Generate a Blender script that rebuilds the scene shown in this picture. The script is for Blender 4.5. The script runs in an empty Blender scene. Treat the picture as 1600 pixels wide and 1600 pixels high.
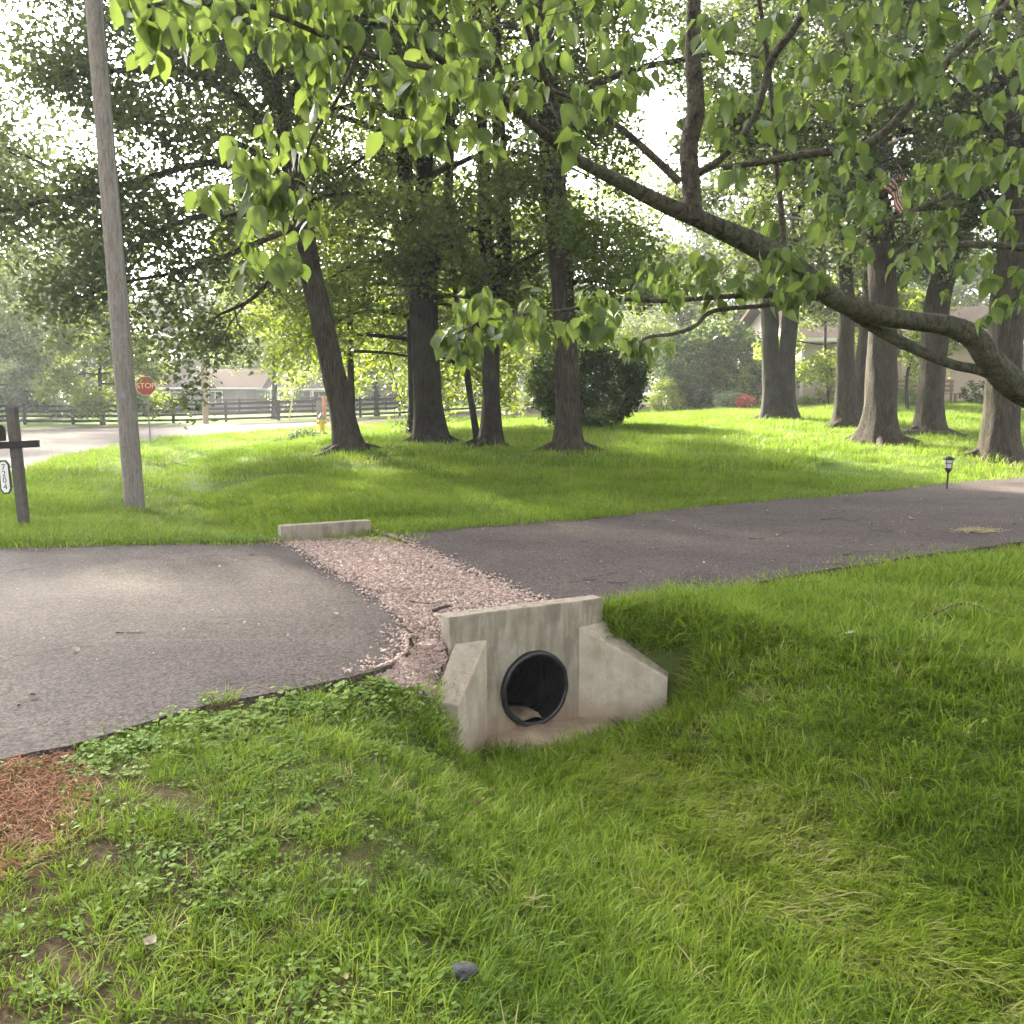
import bpy, bmesh, math, random
import numpy as np
from mathutils import Vector, Matrix, Euler
from mathutils.geometry import delaunay_2d_cdt

random.seed(11)
R = np.random.default_rng(7)
sc = bpy.context.scene
COL = sc.collection

# ------------------------------------------------------------------ camera
F_PX, HORIZON, EYE = 1450.0, 630.0, 1.4
PITCH = math.atan((800 - HORIZON) / F_PX)
cam_d = bpy.data.cameras.new('camera')
cam_d.sensor_width = 36.0
cam_d.lens = 36.0 * F_PX / 1600.0
cam_d.clip_start = 0.05
cam_d.clip_end = 2000
cam = bpy.data.objects.new('camera', cam_d)
COL.objects.link(cam)
cam.location = (0, 0, EYE)
cam.rotation_euler = (math.pi / 2 - PITCH, 0, 0)
sc.camera = cam

# ------------------------------------------------------------------ light
SUN_AZ, SUN_EL = math.radians(-35), math.radians(28)      # left of straight ahead
world = bpy.data.worlds.new('World')
sc.world = world
world.use_nodes = True
wn = world.node_tree
bg = wn.nodes['Background']
sky = wn.nodes.new('ShaderNodeTexSky')
sky.sky_type = 'NISHITA'
sky.sun_disc = False
sky.sun_elevation = SUN_EL
sky.sun_rotation = SUN_AZ
sky.air_density = 0.4
sky.dust_density = 4.5
sky.ozone_density = 0.0
hsv = wn.nodes.new('ShaderNodeHueSaturation')          # thin white haze over the blue
hsv.inputs['Saturation'].default_value = 0.12
wn.links.new(sky.outputs[0], hsv.inputs['Color'])
wn.links.new(hsv.outputs[0], bg.inputs[0])
bg.inputs[1].default_value = 0.15
S = Vector((math.sin(SUN_AZ) * math.cos(SUN_EL), math.cos(SUN_AZ) * math.cos(SUN_EL), math.sin(SUN_EL)))
sun_d = bpy.data.lights.new('sun', 'SUN')
sun_d.energy = 4.6
sun_d.angle = math.radians(2.0)
sun_d.color = (1.0, 0.90, 0.70)
sun = bpy.data.objects.new('sun', sun_d)
COL.objects.link(sun)
sun.rotation_euler = S.to_track_quat('Z', 'Y').to_euler()
sun.location = (-20, 30, 40)

sc.view_settings.view_transform = 'Standard'
sc.view_settings.look = 'None'
sc.view_settings.gamma = 1.0
sc.view_settings.exposure = 3.08
sc.view_settings.use_curve_mapping = False
sc.render.engine = 'CYCLES'
cy = sc.cycles
cy.max_bounces = 6
cy.diffuse_bounces = 3
cy.glossy_bounces = 2
cy.transmission_bounces = 4
cy.transparent_max_bounces = 4
cy.volume_bounces = 0
cy.caustics_reflective = False
cy.caustics_refractive = False
cy.use_denoising = True
cy.sample_clamp_indirect = 6.0
cy.use_adaptive_sampling = True
cy.adaptive_threshold = 0.02

# ------------------------------------------------------------------ helpers
CT, ST = math.cos(PITCH), math.sin(PITCH)
def ray(px, py):
    X, U = (px - 800) / F_PX, (800 - py) / F_PX
    return X, CT + U * ST, -ST + U * CT
def at(px, py, d):
    """a point on the sight line of a pixel at forward distance d"""
    x, y, z = ray(px, py)
    t = d / y
    return np.array((x * t, d, EYE + z * t))
def pxr(r_px, d):
    return r_px * d / F_PX / CT

def smooth(a, b, v):
    t = np.clip((v - a) / (b - a), 0, 1)
    return t * t * (3 - 2 * t)

_hash = np.random.default_rng(3).random((256, 256))
def vnoise(x, y):
    x = np.asarray(x, float); y = np.asarray(y, float)
    xi = np.floor(x).astype(int); yi = np.floor(y).astype(int)
    fx = x - xi; fy = y - yi
    fx = fx * fx * (3 - 2 * fx); fy = fy * fy * (3 - 2 * fy)
    h = lambda i, j: _hash[(i + 1000) % 256, (j + 1000) % 256]
    return (h(xi, yi) * (1 - fx) + h(xi + 1, yi) * fx) * (1 - fy) + (h(xi, yi + 1) * (1 - fx) + h(xi + 1, yi + 1) * fx) * fy
def fbm(x, y, o=3):
    s, a = 0, 0.5
    for k in range(o):
        s = s + a * vnoise(x * 2 ** k + 17 * k, y * 2 ** k + 31 * k); a *= 0.5
    return s / (1 - 0.5 ** o)

def inside(poly, x, y):
    x = np.asarray(x, float); y = np.asarray(y, float)
    c = np.zeros(x.shape, bool); n = len(poly)
    for i in range(n):
        (x1, y1), (x2, y2) = poly[i][:2], poly[(i + 1) % n][:2]
        if y1 == y2: continue
        m = ((y1 > y) != (y2 > y)) & (x < (x2 - x1) * (y - y1) / (y2 - y1) + x1)
        c ^= m
    return c
def poly_dist(pts, x, y, closed=False):
    """distance to polyline, signed side, fraction along"""
    x = np.asarray(x, float); y = np.asarray(y, float)
    best = np.full(x.shape, 1e9); side = np.zeros(x.shape); along = np.zeros(x.shape)
    acc = 0.0
    P = list(pts) + ([pts[0]] if closed else [])
    for (x1, y1), (x2, y2) in zip(P[:-1], P[1:]):
        dx, dy = x2 - x1, y2 - y1
        L2 = dx * dx + dy * dy
        t = np.clip(((x - x1) * dx + (y - y1) * dy) / L2, 0, 1)
        d = np.hypot(x - x1 - t * dx, y - y1 - t * dy)
        m = d < best
        best = np.where(m, d, best)
        side = np.where(m, np.sign(dx * (y - y1) - dy * (x - x1)), side)
        along = np.where(m, acc + t * math.sqrt(L2), along)
        acc += math.sqrt(L2)
    return best, side, along

def link(o, parent=None):
    COL.objects.link(o)
    if parent is not None: o.parent = parent
    return o
def mesh_np(name, V, faces, mat=None, smooth_shade=False, attrs=None):
    """V (n,3); faces: (m,k) int array or list of such arrays"""
    me = bpy.data.meshes.new(name)
    V = np.ascontiguousarray(V, np.float32)
    if not isinstance(faces, list): faces = [faces]
    faces = [np.asarray(f, np.int32) for f in faces if len(f)]
    me.vertices.add(len(V)); me.vertices.foreach_set('co', V.ravel())
    nl = sum(f.size for f in faces); npoly = sum(len(f) for f in faces)
    me.loops.add(nl); me.polygons.add(npoly)
    me.loops.foreach_set('vertex_index', np.concatenate([f.ravel() for f in faces]))
    starts, s = [], 0
    for f in faces:
        starts.append(s + np.arange(len(f)) * f.shape[1]); s += f.size
    me.polygons.foreach_set('loop_start', np.concatenate(starts).astype(np.int32))
    if smooth_shade:
        me.polygons.foreach_set('use_smooth', np.ones(npoly, bool))
    if attrs:
        for k, (dom, arr) in attrs.items():
            a = me.attributes.new(k, 'FLOAT', dom); a.data.foreach_set('value', np.asarray(arr, np.float32))
    me.update(calc_edges=True)
    if mat: me.materials.append(mat)
    return me
def obj(name, me, parent=None, loc=None):
    o = bpy.data.objects.new(name, me)
    if loc is not None: o.location = loc
    return link(o, parent)
def tag(o, label=None, cat=None, group=None, kind=None):
    if label: o['label'] = label
    if cat: o['category'] = cat
    if group: o['group'] = group
    if kind: o['kind'] = kind
    return o
def thing(name, label, cat, loc, rz=0.0, group=None):
    o = bpy.data.objects.new(name, None)
    o.empty_display_size = 0.2
    o.location = loc; o.rotation_euler = (0, 0, rz)
    link(o)
    return tag(o, label, cat, group)

class MB:
    """collects boxes, tubes and prisms into one mesh"""
    def __init__(s): s.v, s.f = [], []
    def add(s, v, f):
        o = len(s.v); s.v += [tuple(map(float, p)) for p in v]; s.f += [tuple(i + o for i in q) for q in f]; return s
    def box(s, c, d, M=None):
        x, y, z = [k / 2 for k in d]
        v = [(-x, -y, -z), (x, -y, -z), (x, y, -z), (-x, y, -z), (-x, -y, z), (x, -y, z), (x, y, z), (-x, y, z)]
        if M is not None: v = [M @ Vector(p) for p in v]
        v = [(p[0] + c[0], p[1] + c[1], p[2] + c[2]) for p in v]
        return s.add(v, [(0, 3, 2, 1), (4, 5, 6, 7), (0, 1, 5, 4), (1, 2, 6, 5), (2, 3, 7, 6), (3, 0, 4, 7)])
    def prism(s, pts, z0, z1):
        n = len(pts)
        v = [(x, y, z0) for x, y in pts] + [(x, y, z1) for x, y in pts]
        f = [tuple(range(n - 1, -1, -1)), tuple(range(n, 2 * n))]
        f += [(i, (i + 1) % n, n + (i + 1) % n, n + i) for i in range(n)]
        return s.add(v, f)
    def hexa(s, v):   # 8 corner solid: bottom 4 ccw then top 4
        return s.add(v, [(0, 3, 2, 1), (4, 5, 6, 7), (0, 1, 5, 4), (1, 2, 6, 5), (2, 3, 7, 6), (3, 0, 4, 7)])
    def tube(s, pts, rad, seg=8, cap=True):
        V, Fq = tube_np(pts, rad, seg)
        o = len(s.v); n = len(pts)
        s.add(V, [tuple(q) for q in Fq])
        if cap:
            s.f.append(tuple(o + i for i in range(seg - 1, -1, -1)))
            s.f.append(tuple(o + (n - 1) * seg + i for i in range(seg)))
        return s
    def lathe(s, prof, seg=16, c=(0, 0, 0)):
        n = len(prof)
        v = [(c[0] + r * math.cos(2 * math.pi * k / seg), c[1] + r * math.sin(2 * math.pi * k / seg), c[2] + z) for r, z in prof for k in range(seg)]
        f = [(i * seg + k, i * seg + (k + 1) % seg, (i + 1) * seg + (k + 1) % seg, (i + 1) * seg + k) for i in range(n - 1) for k in range(seg)]
        f += [tuple(range(seg - 1, -1, -1)), tuple((n - 1) * seg + k for k in range(seg))]
        return s.add(v, f)
    def mesh(s, name, mat, smooth_shade=False, bevel=0.0, segs=2):
        me = bpy.data.meshes.new(name)
        me.from_pydata(s.v, [], s.f)
        if bevel:
            bm = bmesh.new(); bm.from_mesh(me)
            bmesh.ops.remove_doubles(bm, verts=bm.verts, dist=1e-5)
            es = [e for e in bm.edges if len(e.link_faces) == 2 and e.calc_face_angle(0) > 0.5]
            bmesh.ops.bevel(bm, geom=es, offset=bevel, segments=segs, affect='EDGES', profile=0.6)
            bm.to_mesh(me); bm.free()
        if smooth_shade:
            for p in me.polygons: p.use_smooth = True
        me.materials.append(mat)
        return me
    def build(s, name, mat, parent=None, loc=None, **k):
        return obj(name, s.mesh(name, mat, **k), parent, loc)

def catmull(P, n):
    P = np.asarray(P, float)
    if len(P) < 3: 
        t = np.linspace(0, 1, n)[:, None]; return P[0] * (1 - t) + P[-1] * t
    Q = np.vstack([2 * P[0] - P[1], P, 2 * P[-1] - P[-2]])
    u = np.linspace(0, len(P) - 1 - 1e-9, n); i = u.astype(int); t = (u - i)[:, None]
    a, b, c, d = Q[i], Q[i + 1], Q[i + 2], Q[i + 3]
    return 0.5 * (2 * b + (c - a) * t + (2 * a - 5 * b + 4 * c - d) * t ** 2 + (3 * b - a - 3 * c + d) * t ** 3)
def tube_np(pts, rad, seg=8, ridge=0.0, seed=0, flare=0.0):
    pts = np.asarray(pts, float); n = len(pts)
    rad = np.broadcast_to(np.asarray(rad, float), (n,))
    T = np.gradient(pts, axis=0) if n > 2 else np.repeat((pts[-1] - pts[0])[None], n, 0)
    T /= np.linalg.norm(T, axis=1)[:, None] + 1e-9
    ref = np.array((0, 1, 0.0)) if abs(T[0][1]) < 0.9 else np.array((1, 0, 0.0))
    N = np.empty_like(T); N[0] = ref - T[0] * (ref @ T[0]); N[0] /= np.linalg.norm(N[0])
    for i in range(1, n):
        N[i] = N[i - 1] - T[i] * (N[i - 1] @ T[i]); N[i] /= np.linalg.norm(N[i]) + 1e-9
    B = np.cross(T, N)
    a = np.linspace(0, 2 * np.pi, seg, endpoint=False)
    rr = np.repeat(rad[:, None], seg, 1)
    if ridge or flare:
        h = np.concatenate([[0], np.cumsum(np.linalg.norm(np.diff(pts, axis=0), axis=1))])[:, None]
        w = vnoise(a[None] * 3.2 + seed * 7.1, h * 1.3 + seed) * 0.6 + vnoise(a[None] * 9 + seed * 3, h * 2.6) * 0.4 - 0.5
        rr = rr * (1 + ridge * w * 2)
        if flare:
            lob = 0.55 + 0.6 * np.maximum(0, np.cos(a * 5 + seed)) ** 2 * (0.6 + 0.4 * np.cos(a * 2 + seed * 2))
            rr = rr * (1 + flare * np.exp(-np.maximum(h - 0.1, 0) / 0.26) * lob[None])
    V = pts[:, None] + rr[..., None] * (np.cos(a)[None, :, None] * N[:, None] + np.sin(a)[None, :, None] * B[:, None])
    k = np.arange(seg); k2 = (k + 1) % seg
    Fq = np.concatenate([np.stack([i * seg + k, i * seg + k2, (i + 1) * seg + k2, (i + 1) * seg + k], 1) for i in range(n - 1)])
    return V.reshape(-1, 3), Fq
class Acc:
    """accumulates numpy meshes"""
    def __init__(s): s.V, s.F, s.A, s.n = [], [], [], 0
    def add(s, V, Fc, a=None):
        s.V.append(V); s.F.append(np.asarray(Fc) + s.n); s.n += len(V)
        if a is not None: s.A.append(a)
    def mesh(s, name, mat, smooth_shade=False):
        byk = {}
        for f in s.F: byk.setdefault(f.shape[1], []).append(f)
        at_ = {'tint': ('POINT', np.concatenate(s.A))} if s.A else None
        return mesh_np(name, np.concatenate(s.V), [np.concatenate(v) for v in byk.values()], mat, smooth_shade, at_)

# ------------------------------------------------------------------ materials
def mat_new(name):
    m = bpy.data.materials.new(name); m.use_nodes = True
    nt = m.node_tree
    return m, nt, nt.nodes['Principled BSDF'], nt.nodes['Material Output']
def nd(nt, t, **k):
    n = nt.nodes.new(t)
    for a, v in k.items(): setattr(n, a, v)
    return n
def noise(nt, vec, scale, detail=4, rough=0.6, dist=0.0):
    n = nd(nt, 'ShaderNodeTexNoise'); n.inputs['Scale'].default_value = scale
    n.inputs['Detail'].default_value = detail; n.inputs['Roughness'].default_value = rough
    n.inputs['Distortion'].default_value = dist
    if vec is not None: nt.links.new(vec, n.inputs['Vector'])
    return n.outputs['Fac']
def ramp(nt, fac, stops):
    n = nd(nt, 'ShaderNodeValToRGB'); e = n.color_ramp.elements
    while len(e) < len(stops): e.new(0.5)
    for i, (p, c) in enumerate(stops):
        e[i].position = p; e[i].color = (*c, 1) if len(c) == 3 else c
    nt.links.new(fac, n.inputs[0]); return n.outputs[0]
def mixc(nt, fac, a, b, mode='MIX'):
    n = nd(nt, 'ShaderNodeMix', data_type='RGBA', blend_type=mode)
    for s, v in ((n.inputs[0], fac), (n.inputs[6], a), (n.inputs[7], b)):
        if isinstance(v, (int, float)): s.default_value = v
        elif isinstance(v, tuple): s.default_value = (*v, 1)
        else: nt.links.new(v, s)
    return n.outputs[2]
def coords(nt, which='Object', scale=(1, 1, 1)):
    t = nd(nt, 'ShaderNodeTexCoord'); mp = nd(nt, 'ShaderNodeMapping')
    mp.inputs['Scale'].default_value = scale
    nt.links.new(t.outputs[which], mp.inputs[0]); return mp.outputs[0]
def bump(nt, bs, h, strength=0.4, dist=0.01):
    b = nd(nt, 'ShaderNodeBump'); b.inputs['Strength'].default_value = strength; b.inputs['Distance'].default_value = dist
    nt.links.new(h, b.inputs['Height']); nt.links.new(b.outputs[0], bs.inputs['Normal'])
def plain(name, c, rough=0.6, var=0.25, scale=12, metal=0.0, bmp=0.15, bdist=0.004):
    m, nt, bs, out = mat_new(name)
    v = coords(nt)
    n = noise(nt, v, scale, 5, 0.65)
    lo = tuple(k * (1 - var) for k in c); hi = tuple(min(1, k * (1 + var)) for k in c)
    nt.links.new(ramp(nt, n, [(0.3, lo), (0.7, hi)]), bs.inputs['Base Color'])
    bs.inputs['Roughness'].default_value = rough; bs.inputs['Metallic'].default_value = metal
    if bmp: bump(nt, bs, noise(nt, v, scale * 4, 3), bmp, bdist)
    return m
def leaf_mat(name, dark, light, trans, tfac=0.5, gloss=0.35, attr_type='GEOMETRY', var=None):
    """diffuse + translucent leaf; the leaf's own tint attribute moves its colour"""
    m, nt, bs, out = mat_new(name)
    a = nd(nt, 'ShaderNodeAttribute', attribute_type=attr_type, attribute_name='tint')
    c1 = ramp(nt, a.outputs['Fac'], [(0.0, dark), (1.0, light)] if var is None else [(0.0, dark), (0.8, light), (1.0, var)])
    nt.links.new(c1, bs.inputs['Base Color'])
    bs.inputs['Roughness'].default_value = 0.5
    bs.inputs['Specular IOR Level'].default_value = gloss
    tr = nd(nt, 'ShaderNodeBsdfTranslucent')
    c2 = ramp(nt, a.outputs['Fac'], [(0.0, tuple(k * 0.65 for k in trans)), (1.0, trans)])
    nt.links.new(c2, tr.inputs[0])
    mx = nd(nt, 'ShaderNodeMixShader'); mx.inputs[0].default_value = tfac
    nt.links.new(bs.outputs[0], mx.inputs[1]); nt.links.new(tr.outputs[0], mx.inputs[2])
    nt.links.new(mx.outputs[0], out.inputs[0])
    return m
def bark_mat(name, dark, light, sc_=9.0, moss=0.25, strength=0.9, zs=0.16):
    m, nt, bs, out = mat_new(name)
    v = coords(nt, 'Object', (1, 1, zs))
    n1 = noise(nt, v, sc_ * 3.2, 5, 0.62, 0.8)
    n2 = noise(nt, coords(nt), 2.2, 3, 0.6)
    n3 = noise(nt, coords(nt), 34, 4, 0.7)
    c = ramp(nt, n1, [(0.34, dark), (0.5, tuple((a + b) / 2 for a, b in zip(dark, light))), (0.68, light)])
    mf = ramp(nt, n2, [(0.45, (0, 0, 0)), (0.75, (moss, moss, moss))])
    c = mixc(nt, mf, c, (0.10, 0.13, 0.07))
    c = mixc(nt, 0.35, c, n3, 'OVERLAY')
    nt.links.new(c, bs.inputs['Base Color'])
    bs.inputs['Roughness'].default_value = 0.9
    bs.inputs['Specular IOR Level'].default_value = 0.15
    mm = nd(nt, 'ShaderNodeMath', operation='ADD'); nt.links.new(n1, mm.inputs[0]); nt.links.new(n3, mm.inputs[1])
    bump(nt, bs, mm.outputs[0], strength, 0.03)
    return m
# ------------------------------------------------------------------ layout (metres; x right, y ahead, driveway at z = 0)
A_DIR = np.array((0.870, 0.492)); B_DIR = np.array((0.492, -0.870))    # along the head wall / out of the pipe
W0 = np.array((-0.38, 5.52))                                          # left front corner of the near head wall
PIPE = W0 + A_DIR * 1.137 * 0.53
def jag(poly, step, amp, seed=0):
    out = []
    n = len(poly)
    for i in range(n):
        p, q = np.array(poly[i]), np.array(poly[(i + 1) % n])
        L = np.linalg.norm(q - p); k = max(1, int(L / step))
        for j in range(k):
            c = p + (q - p) * j / k
            a = amp if L < 25 else 0
            out.append((c[0] + a * 2 * (vnoise(c[0] * 2.3 + seed, c[1] * 2.1) - 0.5) + a * (vnoise(c[0] * 9 + seed, c[1] * 8) - 0.5),
                        c[1] + a * 2 * (vnoise(c[0] * 2.2 + 40 + seed, c[1] * 2.4) - 0.5) + a * (vnoise(c[0] * 8 + 9 + seed, c[1] * 9) - 0.5)))
    return out
SLAB_L = [(-3.3, 1.2), (-2.65, 2.6), (-2.05, 3.55), (-1.48, 4.15), (-0.98, 4.6), (-0.66, 4.9), (-0.585, 5.12), (-0.63, 5.5), (-0.73, 6.07), (-1.05, 6.81),
          (-1.52, 7.75), (-2.07, 8.98), (-2.34, 9.33), (-3.9, 9.27), (-5.08, 9.1), (-5.86, 9.0), (-5.16, 7), (-4.16, 3.6), (-3.56, 1.2)]
SLAB_R = [(0.62, 6.27), (0.27, 6.42), (0.0, 6.95), (-0.44, 7.92), (-1.03, 9.2), (-1.43, 9.98), (0, 10.96), (1.69, 12.1), (3.64, 13.2), (6.2, 15.0),
          (9.5, 17.0), (16, 20.5), (25, 25), (25, 19.5), (16, 15), (8.5, 11), (5.1, 9.15), (3.45, 8.2), (2.05, 7.3), (0.85, 6.4)]
GRAVEL = [(-0.625, 5.45), (-0.73, 6.07), (-1.05, 6.81), (-1.52, 7.75), (-2.07, 8.98), (-2.34, 9.33), (-2.42, 9.72), (-1.5, 10.05), (-1.43, 9.98), (-1.03, 9.2),
          (-0.44, 7.92), (0.0, 6.95), (0.27, 6.42), (0.60, 6.28), (0.60, 6.19), (-0.40, 5.58)]
SPILL = [(-0.66, 4.92), (-0.60, 5.12), (-0.64, 5.5), (-0.45, 5.64), (-0.38, 5.5), (-0.43, 5.3), (-0.46, 5.2), (-0.36, 5.08), (-0.42, 4.9), (-0.6, 4.74), (-0.74, 4.8)]   # stones spilled beside the left wing
def xy(px, d): return ((px - 800) / F_PX * d / 1.0, d)
STREET = [(-1.5, -6), (-3.6, 1.2), (-5.2, 7), (-5.9, 9), (-6.85, 11.3), (-7.8, 14), (-9.9, 19.4), (-11.2, 24), (-11.9, 28), (-11.9, 31), (-10.6, 33.4), (-8.3, 35.2), (-4.1, 40),
          (0.93, 45), (7.2, 52), (22, 65), (45, 84), (42, 91), (19, 72), (8.5, 62), (1.6, 55), (-6.8, 49), (-13, 47.5), (-19, 47), (-25, 46.5), (-60, 45), (-60, 37), (-23, 37.5),
          (-19, 34), (-17.3, 29), (-16.5, 22), (-14.5, 14), (-12.6, 7), (-11, 1), (-9, -6)]
SWALE = [(PIPE[0], PIPE[1]), (0.45, 5.25), (0.85, 4.55), (1.35, 3.7), (2.0, 2.7), (3.2, 1.2), (5, -1), (9, -5)]
NEAR_EDGE = [(-3.3, 1.2), (-2.65, 2.6), (-2.05, 3.55), (-1.48, 4.15), (-0.98, 4.6), (-0.66, 4.9), (-0.59, 5.12), (-0.62, 5.42), (-0.45, 5.64), (0.56, 6.22), (0.85, 6.4), (2.05, 7.3), (3.45, 8.2), (5.1, 9.15), (8.5, 11), (16, 15), (25, 19.5)]
FAR_EDGE = [(-5.9, 9.0), (-3.9, 9.27), (-2.34, 9.4), (-1.43, 10.0), (0, 10.96), (1.69, 12.1), (3.64, 13.2), (6.2, 15.0), (9.5, 17.0), (16, 20.5), (25, 25)]
DITCH = [(-2.3, 10.1), (-3.6, 12.3), (-5.4, 15.6), (-7.2, 19.0), (-8.0, 22.5), (-7.6, 26), (-6.6, 29.5), (-4.5, 33), (-1, 38)]

# far ground: thin plate spline through points read off the photograph at judged distances
CTRL = []
def ctl(px, py, d): CTRL.append(tuple(at(px, py, d)))
for p in [(545, 705, 19), (675, 692, 21), (648, 680, 25), (768, 697, 20), (888, 706, 18.5), (1217, 656, 28), (1330, 668, 25), (1372, 692, 21), (1453, 680, 23), (1562, 716, 18.5),
          (0, 775, 14), (60, 735, 19), (130, 707, 25), (200, 690, 30), (300, 681, 33), (450, 671, 35), (650, 659, 40), (830, 648, 45), (1000, 638, 52),
          (0, 670, 47), (200, 666, 47), (400, 660, 47.5), (600, 652, 49), (830, 638, 55), (0, 660, 55), (420, 656, 55), (620, 649, 58),
          (915, 668, 26), (1110, 645, 40), (1250, 633, 38), (1500, 632, 36), (1650, 640, 32), (38, 822, 11.2), (212, 790, 13.5), (235, 698, 29), (-300, 690, 30), (-300, 668, 47),
          (0, 640, 85), (420, 642, 85), (830, 626, 90), (1250, 618, 75), (-500, 640, 85), (1900, 628, 60), (1900, 690, 24)]: ctl(*p)
CTRL += [(x, y, -0.02 + 0.01 * max(0, x - 1)) for x, y in FAR_EDGE] + [(-9.5, 9, -0.05), (-12, 2, -0.1), (-4, 3, -0.05), (-9, -6, -0.2)]
CTRL += [(-150, 200, 3), (150, 200, 4), (0, 300, 4), (-200, 60, 1), (200, 60, 2), (-60, 0, 0), (60, 10, 0.6)]
CTRL = np.array(CTRL)
def _tps_fit(P, lam=0.02):
    n = len(P); X = P[:, :2] / 50
    r2 = ((X[:, None] - X[None]) ** 2).sum(-1)
    K = np.where(r2 > 0, r2 * np.log(r2 + 1e-12), 0) * 0.5 + lam * 1e-2 * np.eye(n)
    Q = np.hstack([np.ones((n, 1)), X])
    M = np.block([[K, Q], [Q.T, np.zeros((3, 3))]])
    return X, np.linalg.solve(M, np.concatenate([P[:, 2], np.zeros(3)]))
_TX, _TW = _tps_fit(CTRL)
def tps(x, y):
    x = np.asarray(x, float); sh = x.shape
    q = np.stack([np.ravel(x), np.ravel(np.broadcast_to(y, sh))], 1) / 50
    out = np.empty(len(q))
    for s in range(0, len(q), 20000):
        b = q[s:s + 20000]
        r2 = ((b[:, None] - _TX[None]) ** 2).sum(-1)
        out[s:s + 20000] = (0.5 * r2 * np.log(r2 + 1e-12)) @ _TW[:-3] + _TW[-3] + b @ _TW[-2:]
    return np.clip(out, -1.5, 5).reshape(sh)
def z_drive(x, y): return 0.01 * np.maximum(0, np.asarray(x, float) - 1)
def H0(x, y, ditch=True):
    """ground surface before pavements are cut in"""
    x = np.asarray(x, float); y = np.asarray(y, float)
    dn, sn, _ = poly_dist(NEAR_EDGE, x, y)          # sn > 0: driveway side
    df, sf, _ = poly_dist(FAR_EDGE, x, y)           # sf > 0: beyond the driveway
    # near lawn with the swale that leaves the pipe
    ds, ss, al = poly_dist(SWALE, x, y)
    rel = np.stack([x - PIPE[0], y - PIPE[1]], -1)
    a = rel @ A_DIR; b = rel @ B_DIR
    wL = 1.55 + 0.28 * np.minimum(al, 3.5); wR = 1.15 + 0.42 * np.minimum(al, 3.5)
    zl = -0.05 - 0.16 * smooth(0.1, 2.6, dn); zr = -0.03 - 0.12 * smooth(0.2, 4, dn)
    left = ss < 0
    left = rel @ A_DIR < 0 if False else ss < 0
    w = np.where(left, wL, wR); zs = np.where(left, zl, zr)
    bot = -0.735 + 0.07 * np.minimum(al, 1.0) - 0.01 * al
    t = smooth(np.where(left, 0.27, 0.10), 1.0, ds / w)
    znear = bot + (zs - bot) * t
    bm_ = np.clip(b, 0, 0.42)                                     # low floor between the wings
    wt = smooth(0.05, 0.20, np.abs(a + 0.005) - (0.33 + 1.104 * bm_))
    zin = bot + (znear - bot) * wt
    znear = np.where(b > 0, zin + (znear - zin) * smooth(0.36, 1.0, b), znear)
    lat = smooth(1.10, 0.70, -a)
    side = smooth(-0.15, 0.5, b) * np.where(a < 0, lat + (1 - lat) * smooth(0.35, 1.1, b), 1.0)
    fade_in = np.where(np.abs(a) < 0.60, smooth(-0.17, -0.11, b), side)
    fade_in = np.where(b > 0, np.maximum(fade_in, 1 - wt), fade_in)
    znear = zs + (znear - zs) * fade_in
    znear = znear + 0.055 * np.exp(-((x + 0.60) ** 2 + ((y - 5.15) * 0.7) ** 2) / 0.022)     # soil banked against the slab corner
    zfar = tps(x, y)
    if ditch:
        dd, _, ad = poly_dist(DITCH, x, y)
        zfar = zfar - (0.50 - 0.007 * ad) * np.exp(-(dd / (0.75 + 0.02 * ad)) ** 2) * smooth(34, 24, ad) * np.where(sf > 0, smooth(0.0, 0.4, df), 0)
    on = (sn > 0) & (sf < 0)
    z = np.where(sf > 0, zfar * smooth(0, 1.2, df) + z_drive(x, y) * (1 - smooth(0, 1.2, df)), np.where(on, z_drive(x, y), znear))
    lump = (fbm(x * 0.9, y * 0.9) - 0.5) * 0.06 + (fbm(x * 4, y * 4) - 0.5) * 0.025
    return z + np.where(on, 0, lump * smooth(0, 0.5, np.where(sf > 0, df, dn)))
def street_z(x, y): return H0(x, y, False)
SLAB_Lj, SLAB_Rj = jag(SLAB_L, 0.12, 0.035, 3), jag(SLAB_R, 0.14, 0.03, 8)
STREETj = jag(STREET, 0.5, 0.07, 5)
def paved(x, y):
    return inside(SLAB_Lj, x, y) | inside(SLAB_Rj, x, y) | inside(STREETj, x, y)
def gravel_z(x, y):
    x = np.asarray(x, float); y = np.asarray(y, float)
    _, _, al = poly_dist([(0.15, 5.9), (-2.0, 9.8)], x, y)
    z = 0.012 - 0.03 * smooth(2.8, 4.0, al) + 0.02 * (fbm(x * 3, y * 3) - 0.5)
    z = z - 0.07 * smooth(5.95, 5.5, y) * smooth(-0.30, -0.42, x)
    return z
def H(x, y):
    """ground sheet: lowered under pavement and gravel"""
    x = np.asarray(x, float); y = np.asarray(y, float)
    z = H0(x, y)
    st = inside(STREETj, x, y)
    z = np.where(st, street_z(x, y) - 0.12, z)
    dl, _, _ = poly_dist(SLAB_L, x, y, True); dr, _, _ = poly_dist(SLAB_R, x, y, True)
    il, ir = inside(SLAB_Lj, x, y), inside(SLAB_Rj, x, y)
    z = np.where(il, z_drive(x, y) - 0.03 - 0.075 * smooth(0.03, 0.2, dl), z)
    z = np.where(ir, z_drive(x, y) - 0.03 - 0.075 * smooth(0.03, 0.2, dr), z)
    ig = inside(GRAVEL, x, y) & ~il & ~ir
    z = np.where(ig, np.minimum(z, gravel_z(x, y) - 0.07), z)
    return z
def Hs(x, y): return float(H(np.array([x]), np.array([y]))[0])

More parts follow.
